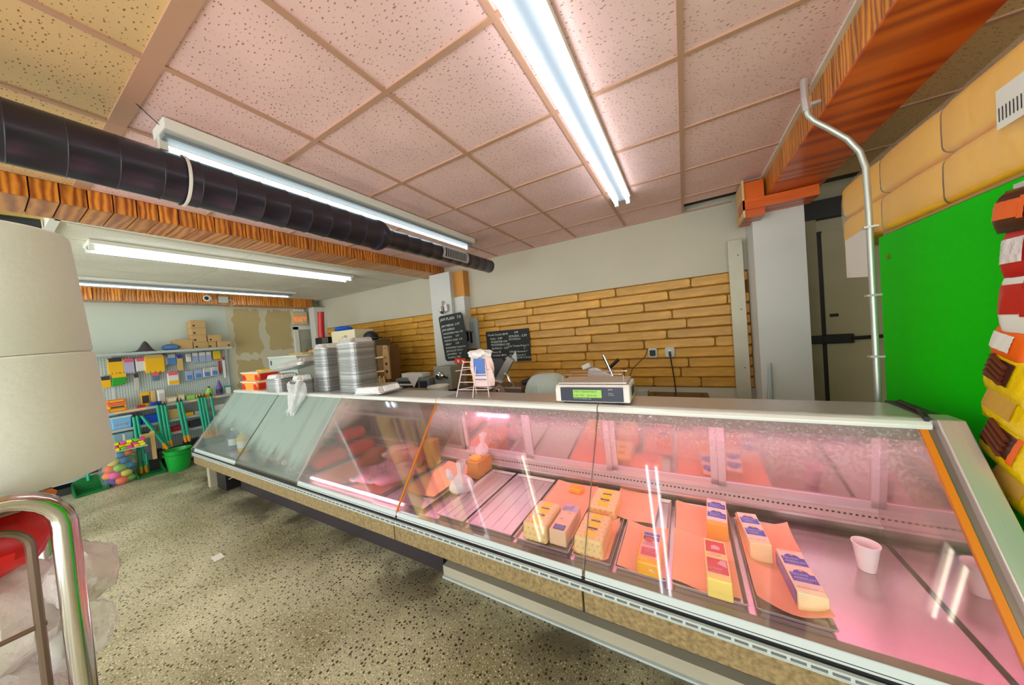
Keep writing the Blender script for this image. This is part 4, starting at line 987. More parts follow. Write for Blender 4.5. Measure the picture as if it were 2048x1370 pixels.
# fried-food boxes at the far left end
cx_ = mat('carton_orange', (250, 160, 60), .5); cr_ = mat('carton_red', (206, 26, 20), .5)
def carton(label, x, y, z, rz=0):
    t = thing('food_carton', label, 'box', (x, y, z), rz)
    MB().box((0, 0, .05), (.42, .24, .10)).build('box_body', cx_, t, bevel=.004)
    MB().box((0, 0, .108), (.45, .27, .016)).build('lid', M_['white'], t, bevel=.005)
    for x_ in (-.16, .17):
        MB().prism([(-.05, .01), (.05, .01), (.05, .05), (.03, .05), (.03, .08), (-.05, .08)], -.1215, -.1205, 'Y').build('red_print', cr_, t).location = (x_, 0, 0)
    MB().box((.2105, 0, .05), (.001, .20, .08)).build('red_print', cr_, t)
    return t
carton('lower orange and red food carton at the far left end of the case top', -4.90, 1.86, ZTOP)
carton('upper orange and red food carton at the far left end of the case top', -4.88, 1.87, ZTOP+.117, .03)
o = MB().prism([(-.10, -.04), (.08, -.05), (.11, .04), (-.05, .05)], 0, .02, 'Z').build('price_card', M_['yellow'], bevel=.003); o.location = (-4.78, 1.86, ZTOP+.234); tag(o, 'yellow card lying on the upper food carton', 'card')

# ================================================================== BEHIND THE COUNTER
tb = thing('work_table', 'steel work table behind the case below the plank wall', 'table', (-2.4, 3.3, 0))
MB().bx(-1.55, 1.38, -.42, .40, .83, .86).build('table_top', M_['steel_d'], tb)
for x in (-1.5, -.1, 1.33):
    for y in (-.38, .36): MB().bx(x-.02, x+.02, y-.02, y+.02, 0, .83).build('leg', M_['steel'], tb)
b2_ = thing('side_table', 'dark topped side table under the wall outlets', 'table', (-.15, 3.5, 0))
MB().bx(-.32, .32, -.16, .16, .805, .83).build('table_top', pm('dark_glossy', (38, 32, 24), .2), b2_, bevel=.005)
MB().bx(-.34, .34, -.18, .18, .79, .806).build('table_rim', M_['rail'], b2_)
for x in (-.3, .3):
    for y in (-.14, .14): MB().bx(x-.015, x+.015, y-.015, y+.015, 0, .79).build('leg', M_['steel'], b2_)
o = MB().bx(-.05, .05, -.06, .06, 0, .05).build('grey_box', pm('jb', (190, 196, 190))); o.location = (-.42, 3.48, .83); tag(o, 'small grey box at the left end of the dark side table', 'box')
# wall outlets
for x, l, dk in ((-.342, 'left wall outlet holding a black plug on the plank wall', True), (-.163, 'right wall outlet with a cord hanging down on the plank wall', False)):
    t = thing('wall_outlet', l, 'outlet', (x, 3.962, 1.235))
    MB().prism([(-.05, -.042), (-.035, -.058), (.035, -.058), (.05, -.042), (.05, .042), (.035, .058), (-.035, .058), (-.05, .042)], -.03, 0, 'Y').build('box_body', pm('jb2', (196, 200, 186), .4), t, bevel=.003)
    if dk: MB().bx(-.03, .03, -.055, -.03, -.035, .03).build('plug', M_['black'], t, bevel=.004)
    else:
        MB().tube([(0, -.03, 0), (0, -.06, -.005), (.005, -.062, -.05)], .012, 8).build('plug', M_['dark'], t)
        for s in (.02, -.02): MB().bx(-.014, .014, -.033, -.03, s-.01, s+.01).build('socket', M_['white'], t)
tag(MB().tube([(-.158, 3.90, 1.18), (-.15, 3.91, 1.1), (-.135, 3.90, .95), (-.12, 3.88, .70)], .007, 6).build('power_cord', M_['black'], smooth=True), 'black cord hanging from the right wall outlet', 'cord')
# blackboards
def board(name, label, loc, rot, w, h, lines, cn=.015):
    t = thing(name, label, 'blackboard', loc, 0, None, rot)
    MB().prism([(-w/2+cn, -h/2), (w/2-cn, -h/2), (w/2, -h/2+cn), (w/2, h/2-cn), (w/2-cn, h/2), (-w/2+cn, h/2), (-w/2, h/2-cn), (-w/2, -h/2+cn)], 0, .012, 'Z').build('slate', M_['slate'], t)
    for ln in lines: writing([ln], 'chalk_line', M_['chalk'], t, (0, 0, .0125), shear=.1)
    return t
board('blackboard', 'tall blackboard with chalked ham prices leaning on the white column', (-3.03, 3.60, 1.61), (PI/2+.06, -.055, .0), .46, .70,
      [('JAM PLAIN   7.0', .060, -.205, .27), ('JAM PIERNA  3.VT', .046, -.20, .175), ('JAM ILERNO', .046, -.20, .115), ('CANGIMPERIO MAL 7.39', .036, -.20, .06),
       ('Salchichon      13.9', .040, -.195, .005), ('MORTE E. ROJO  5.91', .038, -.19, -.05), ('HENRY        5.99', .038, -.185, -.105), ('MORTADELA Cubana 6.x', .036, -.185, -.16),
       ('JAM DULCE 7.00 6.1', .038, -.185, -.21), ('JAM MAR20    6.3', .038, -.18, -.26), ('PULSERO. PRES', .038, -.175, -.31)], .03)
board('blackboard', 'wide blackboard with chalked cheese prices on the plank wall', (-2.31, 3.955, 1.42), (PI/2, -.0, 0), .74, .47,
      [('Gouda Curado $8.99', .042, -.34, .165), ('(LB)', .04, .13, .18), ('Suizo - 5.89', .046, -.30, .105), ('GOUDA - 5,99', .048, .03, .12), ('ESCONDIDO', .034, .03, .08),
       ('MUENSTER 4.99', .042, -.29, .055), ('MOZZARELA 3.99', .042, -.29, .01), ('BLANCO - 4.39', .044, -.28, -.045), ('Con Tomate Fresco 7', .038, .01, -.02), ('7.', .04, .27, -.06),
       ('Fresca 4$', .040, -.28, -.10), ('CERDO Ahumado 7', .036, .02, -.105), ('Costado $8.91', .042, -.28, -.15), ('Chuleta Ahumada 9', .034, .02, -.155), ('4.99 SALCHICHA 3.10 LB', .040, -.06, -.195), ('HAVARTI 4', .036, -.29, -.21)], .004)
o = MB().prism([(-.09, -.035), (.12, -.03), (.12, .04), (-.08, .05)], -.006, 0, 'Y').build('sale_card', pm('tomato_red', (232, 60, 24), .5)); o.location = (-2.95, 3.585, 1.245)
tag(o, 'orange-red sale card below the tall blackboard', 'card')
for x_, w_ in ((-.02, .022), (.06, .016)):
    q = MB().prism([(w_*math.cos(a), w_*math.sin(a)) for a in [2*PI*k/12 for k in range(12)]], -.008, -.006, 'Y').build('white_spot', M_['white'], o); q.location = (x_, 0, .005)
# breaker panel
bp = thing('breaker_panel', 'grey breaker panel on the plank wall between the blackboards', 'electrical panel', (-2.955, 3.957, 1.65))
gp2 = pm('panel_grey', (168, 176, 172), .45)
MB().bx(-.15, .15, -.05, 0, -.24, .24).build('frame', gp2, bp, bevel=.006)
dd = MB().bx(-.11, .10, -.062, -.05, -.19, .17).build('door', pm('panel_grey2', (150, 160, 156), .45), bp, bevel=.004)
MB().bx(-.055, -.02, -.066, -.06, -.12, .03).build('breaker_row', M_['black'], dd); MB().bx(.005, .045, -.066, -.06, -.15, .03).build('breaker_row', pm('breaker_red', (54, 16, 16), .4), dd)
MB().bx(.06, .068, -.066, -.06, 0, .04).build('catch', M_['black'], bp)
# grey grinder head
gd = thing('meat_grinder', 'grey boxy meat grinder with round hub below the tall blackboard', 'machine', (-3.02, 3.40, .86))
MB().bx(-.17, .15, -.13, .15, .02, .345).build('body', pm('machine_grey', (160, 162, 150), .4, metal=.3), gd, bevel=.012)
MB().lathe([(.065, 0), (.06, .04), (.045, .05), (.045, .085), (.03, .088), (.028, .02)], (-.02, -.13, .215), 20, rot=(PI/2, 0, 0)).build('hub', M_['chrome'], gd, smooth=True)
MB().lathe([(.028, 0), (.028, .004)], (-.02, -.20, .215), 16, rot=(PI/2, 0, 0)).build('bore', M_['black'], gd)
MB().box((.06, -.15, .205), (.09, .02, .018), rot=(0, .4, 0)).build('lever', M_['black'], gd)
for x in (-.13, .11): MB().lathe([(.02, 0), (.02, .03)], (x, 0, -.002), 10).build('foot', M_['black'], gd)
# slicer
sl = thing('meat_slicer', 'steel meat slicer with slanted carriage on the work table', 'machine', (-2.0, 3.30, .86))
MB().bx(-.25, .30, -.16, .2, .02, .10).build('base', M_['steel_d'], sl, bevel=.02)
MB().lathe([(.135, 0), (.135, .02), (.05, .035), (.0, .036)], (-.12, .02, .30), 26, rot=(PI/2, 0, .2)).build('blade', M_['dark'], sl, smooth=True)
MB().box((.04, -.06, .30), (.11, .025, .34), rot=(0, .62, 0)).build('carriage_plate', pm('plate_grey', (150, 144, 136), .35, metal=.6), sl, bevel=.02)
MB().box((-.06, -.08, .165), (.16, .10, .025), rot=(0, .3, 0)).build('carriage_foot', M_['steel'], sl, bevel=.008)
MB().prism([(.11, .42), (.19, .52), (.20, .40), (.16, .37)], -.03, -.018, 'Y').build('blade_guard', M_['rail'], sl)
MB().tube([(.05, -.09, .25), (.09, -.10, .24), (.12, -.11, .17), (.16, -.11, .12), (.17, -.11, .05)], .016, 8).build('handle_arm', M_['chrome'], sl, smooth=True)
MB().prism([(-.09, .0), (.09, .0), (.08, .09), (.0, .13), (-.06, .08)], -.19, -.16, 'Y').build('knob_plate', pm('plate_pink', (176, 150, 136), .4, metal=.4), sl)
MB().lathe([(.03, 0), (.03, .02), (.018, .03)], (.0, -.19, .06), 14, rot=(PI/2, 0, 0)).build('index_knob', M_['chrome'], sl, smooth=True)
MB().box((.33, .05, .16), (.24, .10, .05), rot=(0, -.35, 0)).build('tray_arm', M_['dark'], sl, bevel=.01)
# second machine, partly hidden by the scale
s2 = thing('tabletop_slicer', 'machine with white knob and steel lever rising behind the scale', 'machine', (-.72, 3.05, .86), 0)
MB().bx(-.16, .22, -.14, .14, .0, .18).build('base', M_['steel_d'], s2, bevel=.015)
MB().prism([(-.16, .17), (.20, .17), (.08, .26), (-.06, .33), (-.14, .33)], -.04, .04, 'Y').build('body', M_['steel'], s2, bevel=.01)
MB().box((-.15, -.04, .345), (.09, .06, .05), rot=(0, -.35, 0)).build('knob', M_['white'], s2, bevel=.012)
MB().tube([(.10, -.02, .22), (.015, -.02, .45)], .014, 10).build('lever', M_['chrome'], s2)
MB().tube([(.06, .02, .32), (.15, .02, .40)], .017, 10).build('grip', M_['black'], s2)
wt2 = thing('machine_stand', 'low steel stand behind the scale', 'table', (-.72, 3.05, 0))
MB().bx(-.25, .20, -.2, .2, .83, .86).build('table_top', M_['steel_d'], wt2)
for x in (-.22, .17):
    for y in (-.17, .17): MB().bx(x-.015, x+.015, y-.015, y+.015, 0, .83).build('leg', M_['steel'], wt2)
# clear green bag on the table
bgp = thing('plastic_bag', 'large pale green plastic bag slumped on the table right of the slicer', 'bag', (-1.36, 3.10, .861))
def sl_(u, v):
    a = 2*PI*u; q = math.cos(v*PI/2)**.6
    return (.27*q*math.cos(a)*(1+.05*math.sin(5*a)), .2*q*math.sin(a)*(1+.07*math.sin(7*a)), .27*math.sin(v*PI/2)*(1+.10*math.sin(3*a+1)*(1-v)))
MB().grid(sl_, 30, 14, wrap=True).build('bag_film', M_['film_g'], bgp, smooth=True)
MB().blob((.05, -.08, .10), .15, .08, .09).build('contents', pm('pale_mint', (196, 220, 204), .4), bgp, smooth=True)
# label printer, roll of paper, white tub, boards
pr = thing('label_printer', 'black and grey label printer with white paper on top, left of the column', 'printer', (-3.50, 3.28, .86), .08)
MB().bx(-.33, .30, -.14, .14, 0, .20).build('body', pm('printer_grey', (120, 124, 122), .4), pr, bevel=.01)
MB().bx(-.30, .10, -.15, -.14, .06, .16).build('front_panel', M_['black'], pr); MB().bx(.14, .27, -.15, -.14, .06, .16).build('front_panel', scn, pr)
MB().bx(-.26, .06, -.1515, -.15, .10, .125).build('name_strip', M_['chalk'], pr)
pp = MB().prism([(-.14, .27), (.10, .27), (-.02, .10)], -.158, -.1545, 'Y').build('paper_sheet', M_['white']); pp.location = (-3.44, 3.28, .86-.03); pp.rotation_euler = (0, 0, .08)
tag(pp, 'white paper sheet hanging as a triangle over the label printer', 'paper')
o = MB().bx(-.22, .22, -.08, .08, 0, .06).build('paper_box', M_['white'], bevel=.005); o.location = (-3.58, 3.30, 1.062); tag(o, 'flat white box on the label printer', 'box')
tu = thing('white_tub', 'white plastic tub right behind the case, below the blackboard column', 'tub', (-2.48, 2.60, .72))
MB().lathe([(.09, 0), (.115, .33), (.125, .335), (.125, .35), (.11, .35), (.085, .02)], n=26).build('tub_body', M_['white'], tu, smooth=True)
st = thing('prep_stand', 'steel prep stand carrying the boards behind the case', 'table', (-2.85, 2.72, 0))
MB().bx(-.45, .55, -.3, .15, .69, .72).build('table_top', M_['steel_d'], st)
for x in (-.4, .5):
    for y in (-.26, .11): MB().bx(x-.02, x+.02, y-.02, y+.02, 0, .69).build('leg', M_['steel'], st)
o = MB().bx(-.24, .24, -.1, .1, 0, .27).build('wooden_crate', pm('tan_board', (150, 126, 84), .6, var=.15)); o.location = (-2.98, 2.72, .72); tag(o, 'tan board box left of the white tub behind the case', 'box')
# cabinet with boxes and knives behind the pan stacks
cbx = thing('knife_rack', 'brown board rack with round holes and wooden knife handles behind the foil stacks', 'rack', (-4.20, 3.35, .86))
bd = pm('brown_board', (122, 86, 44), .6, var=.2)
MB().bx(-.15, .10, -.12, .12, 0, .72).build('rack_board', bd, cbx)
MB().bx(.02, .16, -.14, -.12, .18, .62).build('front_board', pm('tan_rack', (176, 136, 86), .6), cbx)
for z in (.30, .42): MB().lathe([(.024, 0), (.024, .003)], (.09, -.141, z), 14, rot=(PI/2, 0, 0)).build('hole', M_['black'], cbx)
hd = pm('light_wood', (222, 186, 120), .45)
for z in (.30, .52): MB().tube([(-.16, -.17, z), (.08, -.165, z+.01)], .018, 8, rs=[.014, .02]).build('handle', hd, cbx, smooth=True)
for k in range(4): MB().tube([(-.11+k*.05, -.16, .02), (-.12+k*.05, -.16, .2+.03*(k % 2))], .017, 8).build('handle', hd, cbx, smooth=True)
MB().bx(.06, .17, -.16, -.12, .62, .71).build('holed_block', pm('tan_rack', (176, 136, 86)), cbx)
for k in (0, 1): MB().lathe([(.008, 0), (.008, .003)], (.10+.035*k, -.161, .67), 8, rot=(PI/2, 0, 0)).build('hole', M_['black'], cbx)
sh = thing('storage_cabinet', 'dark storage cabinet hidden behind the foil pan stacks', 'cabinet', (-5.0, 3.35, 0))
MB().bx(-.75, .58, -.22, .22, 0, 1.68).build('body', pm('cab_brown', (110, 92, 66), .6), sh)
for x in (-.40, .25): MB().bx(x-.31, x+.31, -.23, -.22, .1, 1.6).build('door', pm('cab_brown2', (128, 108, 76), .6), sh)
o = MB().bx(-.33, .33, -.17, .17, 0, .20).build('white_carton', pm('cream_carton', (226, 214, 176), .6), bevel=.005); o.location = (-5.05, 3.30, 1.68); tag(o, 'cream carton on the cabinet behind the pan stacks', 'box')
writing([('c 99', .08, -.02, .06)], 'lettering', M_['dark'], o, (0, -.1705, 0), (PI/2, 0, 0))
o = MB().blob((0, 0, 0), .19, .13, .05, fn=lambda u, v: 1+.1*math.sin(u*20)).build('blue_cover', pm('cover_blue', (22, 90, 200), .4), smooth=True); o.location = (-5.32, 3.32, 1.925); tag(o, 'bright blue plastic cover lying on the cream carton', 'cover')
cp = thing('baseball_cap', 'black baseball cap on the cabinet behind the right pan stack', 'cap', (-4.55, 3.30, 1.681), .2)
MB().blob((0, 0, .05), .13, .11, .10, fn=lambda u, v: 1 if v > .4 else .98).build('crown', M_['black'], cp, smooth=True)
MB().prism([(.08, -.09), (.18, -.07), (.22, 0), (.18, .07), (.08, .09)], .025, .035, 'Z').build('brim', M_['black'], cp)
o = MB().tube([(0, 0, 0), (-.01, 0, .3), (.035, 0, .68)], .055, 14).build('red_tube', pm('tube_red', (200, 40, 40), .4), smooth=True); o.location = (-5.98, 3.30, 1.62); tag(o, 'upright red tube against the wall in the far corner', 'tube')
kc = thing('black_basket', 'black mesh basket with grey sides at the foot of the red tube', 'basket', (-5.70, 3.30, 1.68))
MB().bx(-.30, .10, -.12, .12, 0, .13).build('basket_body', M_['black'], kc, bevel=.01)
for k in range(4): MB().bx(-.05+k*.05, -.035+k*.05, -.128, -.12, .02, .12).build('side_slat', pm('slat_grey', (130, 124, 108)), kc)
cs = thing('corner_cabinet', 'cabinet end carrying the red tube in the far corner', 'cabinet', (-6.03, 3.35, 0))
MB().bx(-.26, .26, -.2, .2, 0, 1.62).build('body', pm('cab_brown', (110, 92, 66)), cs)
fr_ = thing('chest_freezer', 'white appliance with a small dark mark behind the left foil pans', 'appliance', (-6.05, 2.86, 0))
MB().bx(-.45, .50, -.24, .24, 0, 1.50).build('body', pm('appliance_white', (206, 218, 208), .4), fr_, bevel=.01)
MB().bx(-.46, .51, -.25, .25, 1.50, 1.53).build('lid', M_['white'], fr_, bevel=.005)
MB().bx(-.38, -.34, -.243, -.24, 1.38, 1.46).build('badge', navy, fr_)
o = MB().bx(-.25, .2, -.08, .08, 0, .035).build('wood_slat', pm('slat_wood', (206, 178, 118), .6)); o.location = (-5.85, 2.85, 1.53); tag(o, 'pale wooden slat lying on the white appliance', 'board')
o = MB().blob((0, 0, 0), .12, .07, .035).build('bread_loaf', pm('bread', (196, 150, 80), .6), smooth=True); o.location = (-5.46+.0, 2.85, 1.565); tag(o, 'brown loaf-shaped bundle beside the pale wooden slat', 'bundle')
# metal board leaning by the right column
o = MB().bx(-.062, .062, -.012, .012, 0, 1.66).build('metal_plank', pm('grimy_metal', (190, 184, 162), .5, metal=.3, var=.2, vs=4), bevel=.003); o.location = (.495, 3.90, .70); o.rotation_euler = (0, -.0, 0)
tag(o, 'tall grimy metal plank leaning on the wall beside the right column', 'plank')
for z in (.35, .95, 1.5): MB().lathe([(.006, 0), (.006, .003)], (.02, -.012, z), 8, rot=(PI/2, 0, 0)).build('nail_hole', M_['dark'], o)
stb = thing('wall_ledge', 'white ledge along the foot of the plank wall', 'ledge', (-.1, 3.9, 0))
MB().bx(-1.2, .72, -.06, .07, .64, .70).build('ledge_board', M_['column'], stb); MB().bx(-1.2, .72, -.02, .07, 0, .64).build('ledge_front', M_['column'], stb)
for k in range(2):
    o = MB().tube([(0, 0, 0), (.06-.05*k, .0, 1.13)], .012, 8).build('white_rod', M_['rail']); o.location = (.60+.05*k, 3.59, 0); tag(o, ['slanted thin white rod at the foot of the right column', 'upright thin white rod at the foot of the right column'][k], 'rod')

# ================================================================== THE SHELVING ON THE FAR LEFT
peg = pm('pegboard', (196, 208, 204), .6)
def pegm():
    m = peg; N, L = nodes(m); b = N['Principled BSDF']; tc = N.new('ShaderNodeTexCoord'); mp = N.new('ShaderNodeMapping')
    mp.inputs['Scale'].default_value = (1, 38, 38); mp.inputs['Rotation'].default_value = (0, PI/2, 0)
    vo = N.new('ShaderNodeTexVoronoi'); vo.voronoi_dimensions = '2D'; vo.inputs['Scale'].default_value = 1; vo.inputs['Randomness'].default_value = 0
    sx = N.new('ShaderNodeSeparateXYZ'); cb_ = N.new('ShaderNodeCombineXYZ'); L.new(tc.outputs['Object'], sx.inputs[0])
    for a, b_ in ((1, 0), (2, 1)):
        ml = N.new('ShaderNodeMath'); ml.operation = 'MULTIPLY'; ml.inputs[1].default_value = 38; L.new(sx.outputs[a], ml.inputs[0]); L.new(ml.outputs[0], cb_.inputs[b_])
    L.new(cb_.outputs[0], vo.inputs[0]); lt = N.new('ShaderNodeMath'); lt.operation = 'LESS_THAN'; lt.inputs[1].default_value = .22; L.new(vo.outputs['Distance'], lt.inputs[0])
    mx = N.new('ShaderNodeMixRGB'); mx.inputs[1].default_value = b.inputs['Base Color'].default_value; mx.inputs[2].default_value = (*lin((104, 104, 96)), 1)
    L.new(lt.outputs[0], mx.inputs[0]); L.new(mx.outputs[0], b.inputs['Base Color'])
pegm()
XS = -7.28
gnd = thing('shelving_unit', 'white pegboard shelving unit along the far left wall', 'shelving', (XS, 1.0, 0))
MB().bx(0, .03, -1.30, 1.27, .08, 1.76).build('pegboard', peg, gnd)
MB().bx(0, .33, -1.30, 1.30, .0, .09).build('base', M_['dark'], gnd)
sw = pm('shelf_white', (206, 214, 212), .4)
for z, d_ in ((1.765, .33), (.95, .33), (.70, .33), (.50, .33), (.185, .36)):
    s_ = MB().bx(.03, d_, -1.30, 1.28, z-.018, z).build('shelf', sw, gnd)
    MB().bx(d_, d_+.008, -1.30, 1.28, z-.034, z+.002).build('shelf_edge', pm('shelf_lip', (186, 196, 196), .35, metal=.2), s_)
    for k, (a, b) in enumerate([(.12, .42), (.86, 1.24)]):
        if z == .95: MB().bx(d_+.008, d_+.010, a-.18, b-.18, z-.028, z-.004).build('price_strip', pm('price_orange', (250, 186, 120), .5), s_)
MB().bx(.0, .035, 1.27, 1.30, 0, 1.78).build('upright', sw, gnd); MB().bx(.0, .035, -.02, .01, 0, 1.76).build('upright', sw, gnd)
def hang(name, label, cat, y, z, w, h, mt, top=None, th=.03, shape=None, group=None):
    """a pack hanging on a hook of the pegboard"""
    t = thing(name, label, cat, (XS+.03, y, z), 0, group)
    MB().tube([(0, 0, h+.02), (.10, 0, h+.025)], .004, 5).build('hook', M_['chrome'], t)
    m = MB()
    poly = shape(w, h) if shape else [(-w/2, .01), (-w/2+.01, 0), (w/2-.01, 0), (w/2, .01), (w/2, h-.01), (w/2-.01, h), (-w/2+.01, h), (-w/2, h-.01)]
    m.prism(poly, .05, .05+th); m.build('pack_body', mt, t, bevel=.006)
    if top: MB().bx(.048, .052+th, -w*.42, w*.42, h-.04, h+.015).build('header_card', top, t)
    return t
def glove(w, h):
    P = [(-w/2, h), (-w/2, .03)]
    for k in range(4):
        x = -w/2+w*k/4; P += [(x+w*.03, .0), (x+w*.21, .0), (x+w*.25, .03)]
    return P+[(w/2, h)]
vg = pm('pack_lilac', (180, 176, 208), .4); wp = pm('pack_white', (224, 220, 216), .4); bp_ = pm('pack_blue', (84, 132, 204), .4); gb = pm('pack_grey', (190, 188, 180), .5)
lb = pm('pack_pale_blue', (160, 176, 206), .35); dk = pm('pack_dark', (56, 54, 60), .5); gn = pm('pack_green', (40, 160, 44), .4); lg = pm('pack_lime', (150, 206, 90), .4)
pkc = pm('pack_pink', (232, 96, 120), .4); og = pm('pack_orange', (240, 120, 30), .4); bl2 = pm('pack_royal', (34, 64, 180), .4); tn = pm('pack_tan', (206, 176, 110), .6); rd = pm('pack_red', (176, 36, 50), .45)
hang('rubber_gloves', 'pair of yellow rubber gloves hanging leftmost in the top row', 'gloves', 1.03, 1.47, .14, .22, M_['yellow'], dk, .04, glove)
hang('work_gloves', 'lilac knit gloves hanging beside the yellow pair', 'gloves', 1.15, 1.46, .10, .21, vg, pkc, .04, glove)
hang('string_mop', 'white string mop with pink header card in the top row', 'mop', 1.26, 1.48, .09, .19, wp, pkc, .06, glove)
hang('rubber_gloves', 'wide bunch of yellow gloves with cream cards in the top row', 'gloves', 1.40, 1.44, .20, .26, M_['yellow'], tn, .07, glove)
hang('slipper', 'grey slipper sole hanging in the top row', 'slipper', 1.51, 1.52, .08, .18, gb, None, .03, lambda w, h: [(w/2*math.cos(a)*(1 if math.sin(a) < 0 else .9), h/2+h/2*math.sin(a)) for a in [2*PI*k/14 for k in range(14)]])
hang('sponge_pack', 'blue pack right of the grey slipper', 'pack', 1.59, 1.54, .10, .15, bp_, gb)
hang('brush_pack', 'narrow tan and navy pack right of the blue pack', 'pack', 1.68, 1.43, .07, .24, tn, bl2)
hang('scourer_ball', 'white scourer ball in clear wrap, top row', 'scourer', 1.78, 1.56, .06, .12, wp, gb, .05)
for k, (y, w) in enumerate([(1.86, .08), (1.95, .085), (2.03, .07)]):
    hang('hook_pack', ['left', 'middle', 'right'][k]+' of three pale blue blister packs in the top row', 'pack', y, 1.54, w, .15, lb, wp, .03, None, 'blister packs in the top row')
hang('card_pack', 'yellow and blue pack at the right end of the top row', 'pack', 2.14, 1.57, .10, .13, M_['yellow'], pm('card_lime', (200, 200, 40), .4))
for k, (y, w) in enumerate([(1.77, .10), (1.88, .11), (1.99, .11), (2.09, .11)]):
    t = hang('foil_pack', ['leftmost', 'second', 'third', 'rightmost'][k]+' of four shiny blue and silver packs in the second row', 'pack', y, 1.25+.01*k, w-.004, .16, [lb, lb, M_['foil'], M_['foil']][k], None, .03, None, 'shiny packs in the second row')
    MB().bx(.081, .083, -w*.3, w*.3, .02, .09).build('print', bp_, t)
hang('rubber_gloves', 'yellow pack hanging leftmost in the second row', 'pack', .93, 1.29, .09, .15, M_['yellow'], dk)
hang('garden_bag', 'green and yellow bag hanging low in the second row', 'bag', 1.05, 1.30, .15, .16, gn, M_['yellow'], .05, lambda w, h: [(-w/2, 0), (w*.2, .01), (w/2, h*.5), (w*.1, h), (-w*.4, h*.9)])
hang('brush_pack', 'slim pale pack alone in the middle of the second row', 'pack', 1.21, 1.21, .05, .22, gb, dk, .02)
hang('hook_pack', 'small grey-blue pack in the second row', 'pack', 1.40, 1.31, .08, .12, pm('pack_slate', (92, 120, 136), .4), pkc)
t = hang('sponge_bag', 'bag of white and yellow sponges in the second row', 'pack', 1.58, 1.21, .12, .20, wp, pkc, .06); MB().bx(.108, .118, -.055, .055, .02, .075).build('yellow_band', M_['yellow'], t)
hang('hanging_brush', 'long dark-tipped brush hanging at the right end of the shelving', 'brush', 2.22, 1.22, .035, .36, wp, rd, .03)
hang('red_pack', 'thin red strip pack beside the hanging brush', 'pack', 2.165, 1.32, .03, .22, rd, None, .02)
def item(name, label, cat, y, z, w, h, mt, d_=.10, mt2=None, x=-7.05, group=None):
    t = thing(name, label, cat, (x, y, z), 0, group)
    MB().bx(-d_/2, d_/2, -w/2, w/2, 0, h).build('pack_body', mt, t, bevel=.006)
    if mt2: MB().bx(d_/2, d_/2+.002, -w*.38, w*.38, h*.2, h*.75).build('print', mt2, t)
    return t
Z1 = .951
for k in range(4):
    item('snack_box', ['bottom', 'second', 'third', 'top'][k]+' orange box of the stack at the left of the main shelf', 'box', .98, Z1+.042*k, .17-.01*(k % 2), .040, [og, M_['yellow'], og, og][k], .12, [M_['yellow'], dk, pkc, M_['yellow']][k], group='orange boxes on the main shelf')
item('yellow_box', 'yellow box with a dark picture standing on the main shelf', 'box', 1.27, Z1, .09, .21, M_['yellow'], .05, dk, -7.16)
item('brown_box', 'slim tan box right of the yellow box', 'box', 1.345, Z1, .05, .22, tn, .06, None, -7.14)
item('white_dispenser', 'white banded dispenser on the main shelf', 'dispenser', 1.41, Z1, .07, .22, wp, .07, gb, -7.05)
item('tan_box', 'low tan box in the middle of the main shelf', 'box', 1.51, Z1, .12, .09, tn, .10, wp)
item('tan_box', 'taller tan box with white print in the middle of the main shelf', 'box', 1.615, Z1, .075, .11, tn, .09, wp)
item('lime_pack', 'lime green pack on the main shelf', 'pack', 1.72, Z1, .10, .07, lg)
for k in (0, 1): item('yellow_pack', ['left', 'right'][k]+' lime-yellow pack before the green bottle on the main shelf', 'pack', 1.82+.085*k, Z1, .08, .06, pm('pack_acid', (204, 214, 70), .4), .1, og)
item('blue_box', 'royal blue box lying near the front of the main shelf', 'box', 1.33, Z1, .11, .055, bl2, .06, None, -6.985)
item('dark_brush', 'dark red brush lying on the main shelf', 'brush', 1.19, Z1, .08, .04, rd, .05, None, -6.985)
def rbottle(label, y, h, rr, m1, m2, cap):
    t = thing('detergent_bottle', label, 'bottle', (-7.06, y, Z1))
    MB().lathe([(rr, 0), (rr*1.04, .02), (rr*1.04, h*.5), (rr*.7, h*.66), (rr*.55, h*.8), (rr*.3, h*.88)], n=16, sx=.7).build('bottle_body', m1, t, smooth=True)
    MB().lathe([(rr*.35, h*.87), (rr*.35, h)], n=12).build('cap', cap, t)
    if m2: MB().lathe([(rr*1.06, h*.12), (rr*1.06, h*.42)], n=16, sx=.7, caps=False).build('label', m2, t, smooth=True)
rbottle('light green bottle with black cap on the main shelf', 1.955, .17, .042, lg, None, M_['black'])
rbottle('purple bottle with dark label on the main shelf', 2.09, .25, .044, pm('pack_purple', (104, 84, 156), .4), dk, pm('pack_purple', (104, 84, 156)))
t = thing('scrub_brush', 'pale teal brush standing at the right end of the main shelf', 'brush', (-7.06, 2.2, Z1))
MB().bx(-.02, .02, -.03, .03, 0, .11).build('bristles', wp, t); MB().bx(-.025, .025, -.04, .04, .11, .135).build('handle', M_['teal'], t)
